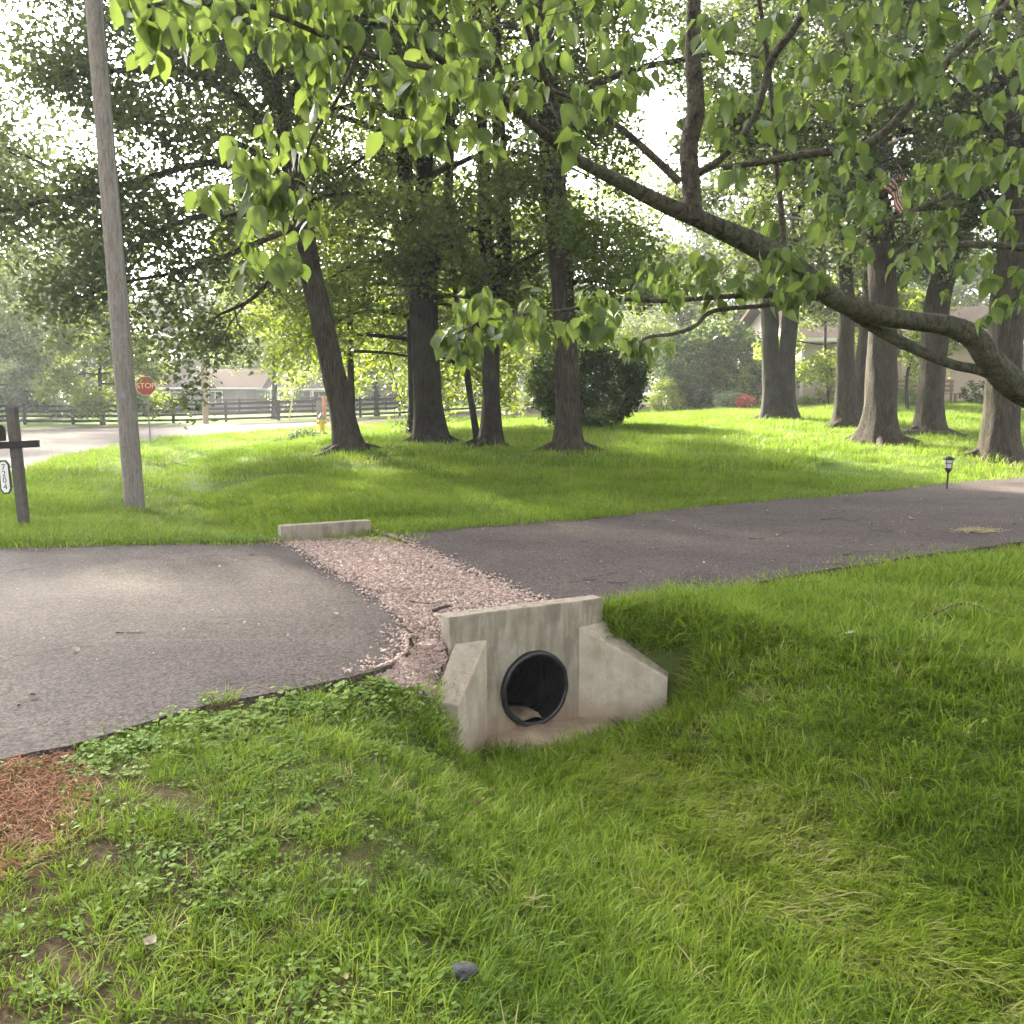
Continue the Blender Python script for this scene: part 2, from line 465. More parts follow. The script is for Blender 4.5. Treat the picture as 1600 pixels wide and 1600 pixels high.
# ------------------------------------------------------------------ ground sheet
def axis(segs):
    out = [segs[0][0]]
    for a, b, st in segs:
        n = max(1, int(round((b - a) / st))); out += list(a + (b - a) * (np.arange(n) + 1) / n)
    return np.array(out)
gx = axis([(-400, -120, 28), (-120, -40, 5), (-40, -14, 0.8), (-14, -5, 0.3), (-5, -2.8, 0.12), (-2.8, -0.8, 0.06), (-0.8, 1.15, 0.028), (1.15, 3.2, 0.06), (3.2, 8, 0.2), (8, 30, 0.8), (30, 120, 5), (120, 400, 28)])
gy = axis([(-60, -4, 6), (-4, 1.5, 0.4), (1.5, 4.7, 0.06), (4.7, 6.4, 0.028), (6.4, 7.2, 0.06), (7.2, 12, 0.12), (12, 26, 0.25), (26, 60, 0.6), (60, 120, 3), (120, 420, 20), (420, 900, 60)])
GX, GY = np.meshgrid(gx, gy)
GZ = H(GX, GY)
nxg, nyg = len(gx), len(gy)
ii = (np.arange(nyg - 1)[:, None] * nxg + np.arange(nxg - 1)[None]).ravel()
GF = np.stack([ii, ii + 1, ii + nxg + 1, ii + nxg], 1)
_cx, _cy = GX.ravel()[GF].mean(1) - PIPE[0], GY.ravel()[GF].mean(1) - PIPE[1]
_a, _b = _cx * A_DIR[0] + _cy * A_DIR[1], _cx * B_DIR[0] + _cy * B_DIR[1]
GF = GF[~((np.abs(_a) < 0.30) & (_b > -0.32) & (_b < -0.04))]          # where the pipe runs through the bank

def ground_material():
    m, nt, bs, out = mat_new('lawn_soil')
    v = coords(nt)
    n1 = noise(nt, v, 0.35, 3, 0.6); n2 = noise(nt, v, 3.1, 4, 0.65); n3 = noise(nt, v, 55, 4, 0.7)
    g = ramp(nt, n2, [(0.3, (0.050, 0.085, 0.016)), (0.55, (0.085, 0.135, 0.024)), (0.75, (0.125, 0.150, 0.045))])
    g = mixc(nt, ramp(nt, n1, [(0.4, (0, 0, 0)), (0.7, (0.5, 0.5, 0.5))]), g, (0.120, 0.165, 0.030))
    g = mixc(nt, 0.5, g, ramp(nt, n3, [(0.3, (0.35, 0.35, 0.35)), (0.7, (0.75, 0.75, 0.75))]), 'OVERLAY')
    soil = ramp(nt, noise(nt, v, 28, 5, 0.7), [(0.3, (0.050, 0.036, 0.022)), (0.7, (0.135, 0.100, 0.062))])
    a = nd(nt, 'ShaderNodeAttribute', attribute_name='tint')
    c = mixc(nt, a.outputs['Fac'], g, soil)
    nt.links.new(c, bs.inputs['Base Color'])
    bs.inputs['Roughness'].default_value = 0.95; bs.inputs['Specular IOR Level'].default_value = 0.05
    bump(nt, bs, n3, 0.8, 0.03)
    return m
# bare soil: the left foreground, the pipe mouth and pavement edges
def bare(x, y):
    e = np.minimum(poly_dist(NEAR_EDGE, x, y)[0], poly_dist(FAR_EDGE, x, y)[0])
    rings = sum(np.exp(-(np.hypot(x - tx, y - ty) / 0.62) ** 2) for tx, ty, _z in CTRL[:10])
    mouth = np.exp(-(((x - 0.33) / 0.42) ** 2 + ((y - 5.55) / 0.33) ** 2) * 1.0)
    lf = smooth(0.4, -1.2, x) * smooth(5, 2.5, y) * 0.75
    m = np.exp(-(e / 0.07) ** 2) * 0.9 + mouth * 1.3 + rings * 0.8 + lf + 0.25 * smooth(12, 8, y)
    return np.clip(m + 0.35 * (fbm(x * 3, y * 3) - 0.5), 0, 1)
me = mesh_np('ground', np.stack([GX, GY, GZ], -1).reshape(-1, 3), GF, ground_material(), True, {'tint': ('POINT', bare(GX, GY).ravel())})
tag(obj('ground', me), 'grassy ground with drainage swale and lawns', kind='structure')

# ------------------------------------------------------------------ pavements
def asphalt(name, c1, c2, dirt, streaks=True, spec=0.14):
    m, nt, bs, out = mat_new(name)
    v = coords(nt)
    n1 = noise(nt, v, 0.9, 4, 0.6); n2 = noise(nt, v, 160, 3, 0.7); n3 = noise(nt, v, 6, 4, 0.65)
    c = ramp(nt, n1, [(0.3, c1), (0.7, c2)])
    c = mixc(nt, ramp(nt, n3, [(0.5, (0, 0, 0)), (0.8, (0.35, 0.35, 0.35))]), c, dirt)
    vo = nd(nt, 'ShaderNodeTexVoronoi'); vo.inputs['Scale'].default_value = 72; nt.links.new(v, vo.inputs['Vector'])
    sp = ramp(nt, vo.outputs['Color'], [(0.12, (0.12, 0.12, 0.12)), (0.5, (0.48, 0.48, 0.48)), (0.9, (0.92, 0.90, 0.88))])
    c = mixc(nt, 0.75, c, sp, 'OVERLAY')
    c = mixc(nt, 0.35, c, n2, 'OVERLAY')
    if streaks:   # pale tyre scuffs and cracks drawn by a stretched noise
        vs = coords(nt, 'Object', (0.35, 5.0, 1))
        mpn = vs.node; mpn.inputs['Rotation'].default_value = (0, 0, math.radians(-14))
        s = noise(nt, vs, 1.5, 2, 0.4, 0.3)
        c = mixc(nt, ramp(nt, s, [(0.62, (0, 0, 0)), (0.74, (0.16, 0.16, 0.16))]), c, (0.16, 0.15, 0.148))
        wv = nd(nt, 'ShaderNodeTexVoronoi', feature='DISTANCE_TO_EDGE'); wv.inputs['Scale'].default_value = 0.42
        vd = nd(nt, 'ShaderNodeVectorMath', operation='ADD')
        nn = nd(nt, 'ShaderNodeTexNoise'); nn.inputs['Scale'].default_value = 1.6; nn.inputs['Detail'].default_value = 5; nt.links.new(v, nn.inputs['Vector'])
        nt.links.new(v, vd.inputs[0]); nt.links.new(nn.outputs['Color'], vd.inputs[1]); nt.links.new(vd.outputs[0], wv.inputs['Vector'])
        ck = ramp(nt, wv.outputs['Distance'], [(0.0, (0.85, 0.85, 0.85)), (0.009, (0, 0, 0))])
        ckm = mixc(nt, ramp(nt, noise(nt, v, 0.8, 2), [(0.46, (0, 0, 0)), (0.56, (1, 1, 1))]), (0, 0, 0), ck)
        c = mixc(nt, ckm, c, (0.014, 0.013, 0.012))
    nt.links.new(c, bs.inputs['Base Color'])
    bs.inputs['Roughness'].default_value = 0.85; bs.inputs['Specular IOR Level'].default_value = spec
    mm = nd(nt, 'ShaderNodeMath', operation='ADD'); nt.links.new(vo.outputs['Distance'], mm.inputs[0]); nt.links.new(n2, mm.inputs[1])
    bump(nt, bs, mm.outputs[0], 0.55, 0.006)
    return m
def pave(name, poly, zf, mat, step, skirt=0.1, edge_drop=0.0):
    xs = [p[0] for p in poly]; ys = [p[1] for p in poly]
    qx, qy = np.meshgrid(np.arange(min(xs), max(xs), step), np.arange(min(ys), max(ys), step))
    qx = qx.ravel(); qy = qy.ravel()
    k = inside(poly, qx, qy) & (poly_dist(poly, qx, qy, True)[0] > 0.3 * step)
    pts = [Vector(p) for p in poly] + [Vector((a, b)) for a, b in zip(qx[k], qy[k])]
    n = len(poly)
    vo, _, fo_, *_r = delaunay_2d_cdt(pts, [(i, (i + 1) % n) for i in range(n)], [], 1, 1e-6)
    bm = bmesh.new()
    vs = [bm.verts.new((p[0], p[1], 0)) for p in vo]
    for f_ in fo_: bm.faces.new([vs[i] for i in f_])
    for v in [v for v in bm.verts if not v.link_faces]: bm.verts.remove(v)
    bmesh.ops.recalc_face_normals(bm, faces=bm.faces[:])
    V = np.array([v.co[:] for v in bm.verts])
    Z = zf(V[:, 0], V[:, 1])
    if edge_drop:
        de = poly_dist(poly, V[:, 0], V[:, 1], True)[0]
        Z = Z - edge_drop * np.exp(-(de / 0.04) ** 2)
    for v, z in zip(bm.verts, Z): v.co.z = z
    if bm.faces and sum(f.normal.z for f in bm.faces) < 0: bmesh.ops.reverse_faces(bm, faces=bm.faces[:])
    be = [e for e in bm.edges if e.is_boundary]
    ex = bmesh.ops.extrude_edge_only(bm, edges=be)
    for g in ex['geom']:
        if isinstance(g, bmesh.types.BMVert): g.co.z -= skirt
    me = bpy.data.meshes.new(name); bm.to_mesh(me); bm.free(); me.materials.append(mat)
    return me
M_ASPH = asphalt('driveway_asphalt', (0.058, 0.047, 0.045), (0.084, 0.069, 0.064), (0.098, 0.071, 0.058))
M_ROAD = asphalt('street_asphalt', (0.064, 0.051, 0.047), (0.084, 0.069, 0.062), (0.075, 0.058, 0.05), False, 0.03)
und = lambda x, y: z_drive(x, y) + 0.012 * (fbm(np.asarray(x) * 1.1, np.asarray(y) * 1.1) - 0.5)
tag(obj('driveway', pave('driveway', SLAB_Lj, und, M_ASPH, 0.35, 0.12, 0.007)), 'dark asphalt driveway apron left of the gravel trench', kind='structure')
tag(obj('driveway', pave('driveway', SLAB_Rj, und, M_ASPH, 0.45, 0.12, 0.007)), 'asphalt driveway leading right past the trees', kind='structure')
tag(obj('street', pave('street', STREETj, lambda x, y: street_z(x, y) + 0.0, M_ROAD, 1.5, 0.15)), 'pale asphalt street bending past the lawn', kind='structure')

# ------------------------------------------------------------------ gravel trench
def stone_bed_material():
    m, nt, bs, out = mat_new('gravel_bed')
    v = coords(nt); vo = nd(nt, 'ShaderNodeTexVoronoi'); vo.inputs['Scale'].default_value = 48; nt.links.new(v, vo.inputs['Vector'])
    nt.links.new(ramp(nt, vo.outputs['Color'], [(0.2, (0.16, 0.115, 0.095)), (0.8, (0.32, 0.24, 0.20))]), bs.inputs['Base Color'])
    bs.inputs['Roughness'].default_value = 0.95
    bump(nt, bs, vo.outputs['Distance'], 1.0, 0.02)
    return m
tag(obj('gravel_bed', pave('gravel_bed', jag(GRAVEL, 0.1, 0.02, 2), lambda x, y: gravel_z(x, y) - 0.026, stone_bed_material(), 0.12, 0.05)), 'bed of the pinkish gravel trench across the driveway', kind='structure')

# ------------------------------------------------------------------ instanced stuff (grass, weeds, stones)
def scatter(name, label, cat, pts, rot, scl, idx, tint, sources, parent=None):
    """one stuff object: points that carry small source meshes"""
    c = bpy.data.collections.new(name + '_pieces')
    for k, s in enumerate(sources):
        so = bpy.data.objects.new('%s_piece_%02d' % (name, k), s); c.objects.link(so)
    me = bpy.data.meshes.new(name)
    me.vertices.add(len(pts)); me.vertices.foreach_set('co', np.asarray(pts, np.float32).ravel())
    a = me.attributes.new('rot', 'FLOAT_VECTOR', 'POINT'); a.data.foreach_set('vector', np.asarray(rot, np.float32).ravel())
    a = me.attributes.new('scl', 'FLOAT_VECTOR', 'POINT'); a.data.foreach_set('vector', np.asarray(scl, np.float32).ravel())
    a = me.attributes.new('pick', 'INT', 'POINT'); a.data.foreach_set('value', np.asarray(idx, np.int32))
    a = me.attributes.new('tint', 'FLOAT', 'POINT'); a.data.foreach_set('value', np.asarray(tint, np.float32))
    me.update()
    o = obj(name, me, parent)
    g = bpy.data.node_groups.new(name + '_nodes', 'GeometryNodeTree')
    g.interface.new_socket('Geometry', in_out='INPUT', socket_type='NodeSocketGeometry')
    g.interface.new_socket('Geometry', in_out='OUTPUT', socket_type='NodeSocketGeometry')
    gi, go = g.nodes.new('NodeGroupInput'), g.nodes.new('NodeGroupOutput')
    ci = g.nodes.new('GeometryNodeCollectionInfo'); ci.inputs[0].default_value = c
    ci.inputs['Separate Children'].default_value = True; ci.inputs['Reset Children'].default_value = True
    ip = g.nodes.new('GeometryNodeInstanceOnPoints'); ip.inputs['Pick Instance'].default_value = True
    def na(nm, t):
        n = g.nodes.new('GeometryNodeInputNamedAttribute'); n.data_type = t; n.inputs['Name'].default_value = nm; return n.outputs['Attribute']
    g.links.new(gi.outputs[0], ip.inputs['Points']); g.links.new(ci.outputs[0], ip.inputs['Instance'])
    g.links.new(na('pick', 'INT'), ip.inputs['Instance Index'])
    g.links.new(na('rot', 'FLOAT_VECTOR'), ip.inputs['Rotation']); g.links.new(na('scl', 'FLOAT_VECTOR'), ip.inputs['Scale'])
    g.links.new(ip.outputs[0], go.inputs[0])
    md = o.modifiers.new('instances', 'NODES'); md.node_group = g
    return tag(o, label, cat, kind='stuff')
def inst_color_mat(name, stops, rough=0.9, spec=0.2, bmp=0):
    m, nt, bs, out = mat_new(name)
    a = nd(nt, 'ShaderNodeAttribute', attribute_type='INSTANCER', attribute_name='tint')
    c = ramp(nt, a.outputs['Fac'], stops)
    if bmp: c = mixc(nt, 0.35, c, noise(nt, coords(nt), bmp, 3), 'OVERLAY')
    nt.links.new(c, bs.inputs['Base Color']); bs.inputs['Roughness'].default_value = rough; bs.inputs['Specular IOR Level'].default_value = spec
    return m
def stone_material():
    m, nt, bs, out = mat_new('pink_gravel')
    a = nd(nt, 'ShaderNodeAttribute', attribute_name='tint')
    c = ramp(nt, a.outputs['Fac'], [(0.0, (0.12, 0.092, 0.078)), (0.3, (0.29, 0.205, 0.172)), (0.6, (0.385, 0.28, 0.238)), (0.85, (0.45, 0.36, 0.31)), (1.0, (0.53, 0.49, 0.45))])
    c = mixc(nt, 0.35, c, noise(nt, coords(nt), 90, 3), 'OVERLAY')
    nt.links.new(c, bs.inputs['Base Color']); bs.inputs['Roughness'].default_value = 0.85
    return m
M_STONE = stone_material()
def stones(P_, s_, tint_, seed=1):
    """all stones as one mesh of small lumps (eight corner solids)"""
    rr = np.random.default_rng(seed); n = len(P_)
    base = np.array([(1, 0, 0), (0.3, 0.95, 0.1), (-0.8, 0.6, -0.1), (-0.8, -0.6, 0.1), (0.3, -0.95, -0.1), (0.25, 0.2, 0.62), (-0.35, -0.15, 0.55), (0, 0, -0.6)])
    tri = np.array([(0, 1, 5), (1, 2, 5), (2, 6, 5), (2, 3, 6), (3, 4, 6), (4, 5, 6), (4, 0, 5), (1, 0, 7), (2, 1, 7), (3, 2, 7), (4, 3, 7), (0, 4, 7)])
    V = base[None] * (0.75 + 0.5 * rr.random((n, 8, 1))) * s_[:, None, None] * np.array((1.25, 1, 1))
    a, b = rr.random(n) * 6.283, rr.normal(0, 0.35, n)
    x, y, z = V[..., 0], V[..., 1], V[..., 2]
    x, z = x * np.cos(b)[:, None] - z * np.sin(b)[:, None], x * np.sin(b)[:, None] + z * np.cos(b)[:, None]
    x, y = x * np.cos(a)[:, None] - y * np.sin(a)[:, None], x * np.sin(a)[:, None] + y * np.cos(a)[:, None]
    V = np.stack([x, y, z], -1) + P_[:, None]
    Fc = (tri[None] + 8 * np.arange(n)[:, None, None]).reshape(-1, 3)
    return mesh_np('gravel', V.reshape(-1, 3), Fc, M_STONE, False, {'tint': ('POINT', np.repeat(tint_, 8))})
n = 62000
gp = R.random((n, 2)) * np.array((3.6, 5.7)) + np.array((-2.6, 4.6))
ex = R.random((9000, 2)) * np.array((0.42, 0.95)) + np.array((-0.76, 4.72)); ex = ex[inside(SPILL, ex[:, 0], ex[:, 1])]
gp = np.concatenate([gp, ex]); n = len(gp)
rel = gp - PIPE; aa = rel @ A_DIR; bb = rel @ B_DIR
dg = poly_dist(GRAVEL, gp[:, 0], gp[:, 1], True)[0]; ing = inside(GRAVEL, gp[:, 0], gp[:, 1]); ins = inside(SPILL, gp[:, 0], gp[:, 1])
dsp = poly_dist(SPILL, gp[:, 0], gp[:, 1], True)[0]
wall_ = (np.abs(aa + 0.034) < 0.585) & (bb > -0.14)
wing_ = (bb > -0.1) & (bb < 0.36) & (aa > -0.53 - bb * 1.13) & (aa < 0.9)
on_ = paved(gp[:, 0], gp[:, 1])
keep = (ing | ins | (dg < 0.16 * R.random(n) ** 2.5) | (dsp < 0.22 * R.random(n) ** 2.2)) & ~wall_ & ~wing_
gp, ing, on_ = gp[keep], ing[keep], on_[keep]
gz = np.where(on_, 0.002, np.where(ing, gravel_z(gp[:, 0], gp[:, 1]) - 0.012, H(gp[:, 0], gp[:, 1]) + 0.004 + 0.014 * R.random(len(gp))))
n = len(gp); s = R.lognormal(math.log(0.0070), 0.38, n)
tn = np.clip(0.55 + 0.17 * R.standard_normal(n) + 0.25 * (fbm(gp[:, 0] * 2.5, gp[:, 1] * 2.5) - 0.5), 0, 1)
tag(obj('gravel', stones(np.column_stack([gp, gz + s * 0.25]), s, tn)), 'pinkish crushed gravel filling the trench over the drain pipe', 'gravel', kind='stuff')
# stray grit and crumbs carried over the asphalt
n = 900
gx_, gy_ = R.uniform(-4.5, 6, n), R.uniform(3, 14, n); k = inside(SLAB_L, gx_, gy_) | inside(SLAB_R, gx_, gy_)
gx_, gy_ = gx_[k], gy_[k]; n = len(gx_); s = R.lognormal(math.log(0.0042), 0.45, n)
tag(obj('stray_grit', stones(np.stack([gx_, gy_, und(gx_, gy_) + s * 0.3], 1), s, np.clip(0.6 + 0.3 * R.standard_normal(n), 0, 1), 4)), 'stray grit and crumbs scattered over the asphalt', 'grit', kind='stuff')
# ------------------------------------------------------------------ concrete head walls and drain pipe
def concrete_mat(name, gain, stain):
    m, nt, bs, out = mat_new(name)
    v = coords(nt)
    n1 = noise(nt, v, 3.5, 5, 0.65); n2 = noise(nt, coords(nt, 'Object', (7, 7, 1.4)), 2.0, 4, 0.6); n3 = noise(nt, v, 70, 4, 0.7)
    c = ramp(nt, n1, [(q, tuple(k * gain for k in t_)) for q, t_ in ((0.3, (0.27, 0.235, 0.185)), (0.55, (0.36, 0.32, 0.26)), (0.75, (0.43, 0.385, 0.315)))])
    st = ramp(nt, n2, [(0.42, (0.60, 0.58, 0.54)), (0.58, (1, 1, 1))])                 # rain streaks
    c = mixc(nt, stain, c, st, 'MULTIPLY')
    c = mixc(nt, 0.5, c, ramp(nt, noise(nt, v, 9, 5, 0.7), [(0.35, (0.72, 0.70, 0.66)), (0.6, (1, 1, 1))]), 'MULTIPLY')
    g = nd(nt, 'ShaderNodeNewGeometry'); sx = nd(nt, 'ShaderNodeSeparateXYZ'); nt.links.new(g.outputs['Normal'], sx.inputs[0])
    up = ramp(nt, sx.outputs['Z'], [(0.55, (0, 0, 0)), (0.9, (0.75, 0.75, 0.75))])      # lichen on faces that catch the rain
    lich = ramp(nt, noise(nt, v, 22, 5, 0.75), [(0.35, (0.15, 0.12, 0.09)), (0.62, (0.36, 0.31, 0.245))])
    c = mixc(nt, up, c, lich)
    tc = nd(nt, 'ShaderNodeSeparateXYZ'); nt.links.new(v, tc.inputs[0])
    low = nd(nt, 'ShaderNodeMapRange'); low.inputs['From Min'].default_value = -0.72; low.inputs['From Max'].default_value = -0.50; low.inputs['To Min'].default_value = 0.75; low.inputs['To Max'].default_value = 0.0
    nt.links.new(tc.outputs['Z'], low.inputs['Value'])
    c = mixc(nt, low.outputs[0], c, (0.27, 0.19, 0.12))                                # silt stain at the flow line
    pits = ramp(nt, noise(nt, v, 130, 2, 0.5), [(0.30, (0.30, 0.29, 0.27)), (0.37, (1, 1, 1))])
    c = mixc(nt, 0.6, c, pits, 'MULTIPLY')
    nt.links.new(c, bs.inputs['Base Color']); bs.inputs['Roughness'].default_value = 0.9; bs.inputs['Specular IOR Level'].default_value = 0.2
    bump(nt, bs, n3, 0.35, 0.006)
    return m
M_CONC = concrete_mat('weathered_concrete', 0.80, 0.75)          # stained face wall, its tone also lowered to paint in plane shading
M_CONC_WING = concrete_mat('pale_concrete', 1.22, 0.25)          # wings raised in tone, painting in the light on their faces
def worn(me, amp=0.004):
    """uneven cast faces: subdivide and push"""
    bm = bmesh.new(); bm.from_mesh(me)
    bmesh.ops.triangulate(bm, faces=[f for f in bm.faces if len(f.verts) > 4])
    bmesh.ops.subdivide_edges(bm, edges=[e for e in bm.edges if e.calc_length() > 0.12], cuts=3, use_grid_fill=True)
    for v in bm.verts:
        v.co.x += amp * (vnoise(v.co.x * 14 + 3, v.co.z * 14 + v.co.y * 9) - 0.5) * 2
        v.co.z += amp * (vnoise(v.co.x * 13 + 50, v.co.y * 15 + 9) - 0.5) * 2
    bm.to_mesh(me); bm.free(); return me
WLEN, WTH, ZTOP, ZBOT, PR, ZP = 1.137, 0.125, 0.112, -0.95, 0.245, -0.428
ANG = math.atan2(A_DIR[1], A_DIR[0])
def head_wall(label, origin, rz, ztop, wings=True, WLEN=1.137):
    """local frame: x along wall from its left end, y = into the bank, z world"""
    t = thing('culvert_headwall', label, 'headwall', (origin[0], origin[1], 0), rz)
    cx = WLEN * 0.53
    # wall face with a round opening: ring of quads between circle and rectangle
    n = 48; ang = np.linspace(0, 2 * np.pi, n, endpoint=False) + np.pi / n
    x0, x1, z0, z1 = 0.0, WLEN, ZBOT, ztop
    rect = []
    for a_ in ang:
        c, s_ = math.cos(a_), math.sin(a_)
        k = min(((x1 - cx) if c > 0 else (cx - x0)) / max(abs(c), 1e-6), ((z1 - ZP) if s_ > 0 else (ZP - z0)) / max(abs(s_), 1e-6))
        rect.append((cx + c * k, ZP + s_ * k))
    corners = [(x1, z1), (x0, z1), (x0, z0), (x1, z0)]
    for cxn, czn in corners:
        j = min(range(n), key=lambda i: (rect[i][0] - cxn) ** 2 + (rect[i][1] - czn) ** 2); rect[j] = (cxn, czn)
    circ = [(cx + (PR + 0.006) * math.cos(a_), ZP + (PR + 0.006) * math.sin(a_)) for a_ in ang]
    mb = MB(); v = []
    for yy in (0.0, WTH):
        v += [(x, yy, z) for x, z in rect] + [(x, yy, z) for x, z in circ]
    f = []
    for i in range(n):
        j = (i + 1) % n
        f += [(i, j, n + j, n + i), (2 * n + j, 2 * n + i, 3 * n + i, 3 * n + j), (j, i, 2 * n + i, 2 * n + j), (n + i, n + j, 3 * n + j, 3 * n + i)]
    mb.add(v, f)
    me = mb.mesh('wall', M_CONC)
    bm = bmesh.new(); bm.from_mesh(me)
    bmesh.ops.recalc_face_normals(bm, faces=bm.faces[:])
    es = [e for e in bm.edges if e.calc_face_angle(0) > 0.9 and abs((e.verts[0].co.x + e.verts[1].co.x) / 2 - cx) + abs((e.verts[0].co.z + e.verts[1].co.z) / 2 - ZP) > PR * 1.6]
    bmesh.ops.bevel(bm, geom=es, offset=0.012, segments=2, affect='EDGES', profile=0.6)
    bm.to_mesh(me); bm.free()
    obj('wall', worn(me, 0.003), t)
    if wings:
        for sgn, xj in ((-1, WLEN * 0.238), (1, WLEN * 0.82)):
            # inner face foot and end, then thickness outwards; splayed about 48 degrees
            L = 0.50 if sgn < 0 else 0.60
            ux, uy = sgn * 0.74, -0.67
            nx_, ny_ = sgn * 0.67, 0.74                                   # outward (bank side) normal
            th = 0.155
            p0 = np.array((xj, 0.012)); p1 = p0 + L * np.array((ux, uy))
            q0 = p0 + th * np.array((nx_, ny_)) * 1.0 ; q1 = p1 + th * np.array((nx_, ny_))
            q0 = np.array((xj + sgn * th * 1.45, 0.012))
            zi, ze = -0.055, -0.335 if sgn < 0 else -0.37
            foot = [(p0[0], p0[1]), (p1[0], p1[1]), (q1[0], q1[1]), (q0[0], q0[1])]
            zt = [zi, ze, ze + 0.02, zi + 0.01]
            if sgn > 0: pass
            bot = [(x, y, ZBOT) for x, y in foot]; top = [(x, y, z) for (x, y), z in zip(foot, zt)]
            if sgn > 0: mb = MB().hexa(bot + top)
            else: mb = MB().hexa(bot[::-1] + top[::-1])
            me = mb.mesh('wing_wall', M_CONC_WING)
            bm = bmesh.new(); bm.from_mesh(me); bmesh.ops.recalc_face_normals(bm, faces=bm.faces[:])
            bmesh.ops.bevel(bm, geom=bm.edges[:], offset=0.011, segments=2, affect='EDGES', profile=0.6); bm.to_mesh(me); bm.free()
            obj('wing_wall', worn(me, 0.003), t)
    return t
head_wall('concrete culvert headwall with splayed wings around the black pipe mouth', W0, ANG, ZTOP)
far_o = W0 + (-B_DIR) * 4.62
fo = far_o + A_DIR * 1.215
fw = head_wall('plain concrete headwall at the far end of the gravel trench', fo, ANG + math.pi, 0.135, wings=False, WLEN=0.99)

# corrugated pipe from one wall to the other
M_PIPE = plain('black_plastic', (0.012, 0.013, 0.014), 0.38, 0.3, 9, bmp=0.1)
pipe = thing('drain_pipe', 'black corrugated plastic drain pipe through the concrete headwall', 'pipe', (PIPE[0], PIPE[1], ZP), ANG)
Lp = 4.5; ring, seg = 240, 48
ys = np.linspace(-0.012, Lp, ring)
ri = PR - 0.028 + 0.003 * np.sin(ys * 2 * np.pi / 0.075) * (ys > 0.06)
V, Fq = tube_np(np.stack([0 * ys, ys, 0 * ys], 1), ri, seg)
obj('inner_wall', mesh_np('inner_wall', V, Fq[:, ::-1], M_PIPE, True), pipe)
prof = [(PR - 0.028, 0.0), (PR - 0.027, -0.022), (PR - 0.020, -0.030), (PR - 0.004, -0.030), (PR + 0.003, -0.022), (PR + 0.004, 0.01), (PR + 0.004, 0.1)]
mb = MB(); v, f = [], []
for r_, y_ in prof: v += [(r_ * math.cos(2 * math.pi * k / seg) * (1 + 0.012 * math.sin(5 * k)), y_, r_ * math.sin(2 * math.pi * k / seg) * (1 + 0.01 * math.sin(3 * k))) for k in range(seg)]
for i in range(len(prof) - 1): f += [(i * seg + k, i * seg + (k + 1) % seg, (i + 1) * seg + (k + 1) % seg, (i + 1) * seg + k) for k in range(seg)]
mb.add(v, f).build('rim', M_PIPE, pipe, smooth_shade=True)
# silt lying in the bottom of the pipe and spilled before it
def silt_mat():
    m, nt, bs, out = mat_new('wet_silt')
    v = coords(nt); n1 = noise(nt, v, 6, 5, 0.65); n2 = noise(nt, v, 60, 4, 0.7)
    c = ramp(nt, n1, [(0.3, (0.20, 0.145, 0.095)), (0.7, (0.36, 0.275, 0.195))])
    c = mixc(nt, 0.45, c, n2, 'OVERLAY')
    nt.links.new(c, bs.inputs['Base Color']); bs.inputs['Roughness'].default_value = 0.75; bump(nt, bs, n2, 0.6, 0.012)
    return m
M_SILT = silt_mat()
xs = np.linspace(-0.15, 0.15, 15); yy = np.linspace(-0.02, 1.2, 34)
X, Y = np.meshgrid(xs, yy)
Z = -0.196 + 0.022 * (vnoise(X * 16, Y * 9) - 0.5) - 0.03 * (X / 0.2) ** 2 - 0.05 * Y
ii2 = (np.arange(33)[:, None] * 15 + np.arange(14)[None]).ravel()
obj('silt', mesh_np('silt', np.stack([X, Y, Z], -1).reshape(-1, 3), np.stack([ii2, ii2 + 1, ii2 + 16, ii2 + 15], 1), M_SILT, True), pipe)
# silt apron between the wings
xs = np.linspace(-0.62, 0.80, 44); yy = np.linspace(-0.62, 0.03, 26)
X, Y = np.meshgrid(xs, yy)
lim = 0.36 + 0.75 * np.clip(-Y, 0, 1)
wx = PIPE[0] + X * A_DIR[0] - Y * B_DIR[0]; wy = PIPE[1] + X * A_DIR[1] - Y * B_DIR[1]
e = np.sqrt(((X - 0.10) / 0.60) ** 2 + ((Y + 0.05) / 0.42) ** 2)
Z = -0.70 + 0.05 * smooth(0.9, 0.2, e) * (0.5 + fbm(X * 5, Y * 5)) * 0.6 - 0.16 * smooth(0.72, 1.15, e) + 0.015 * (fbm(X * 14, Y * 14) - 0.5)
ii2 = (np.arange(25)[:, None] * 44 + np.arange(43)[None]).ravel()
tag(obj('silt_apron', mesh_np('silt_apron', np.stack([wx, wy, Z], -1).reshape(-1, 3), np.stack([ii2, ii2 + 1, ii2 + 45, ii2 + 44], 1), M_SILT, True)), 'brown silt washed out between the headwall wings', kind='structure')
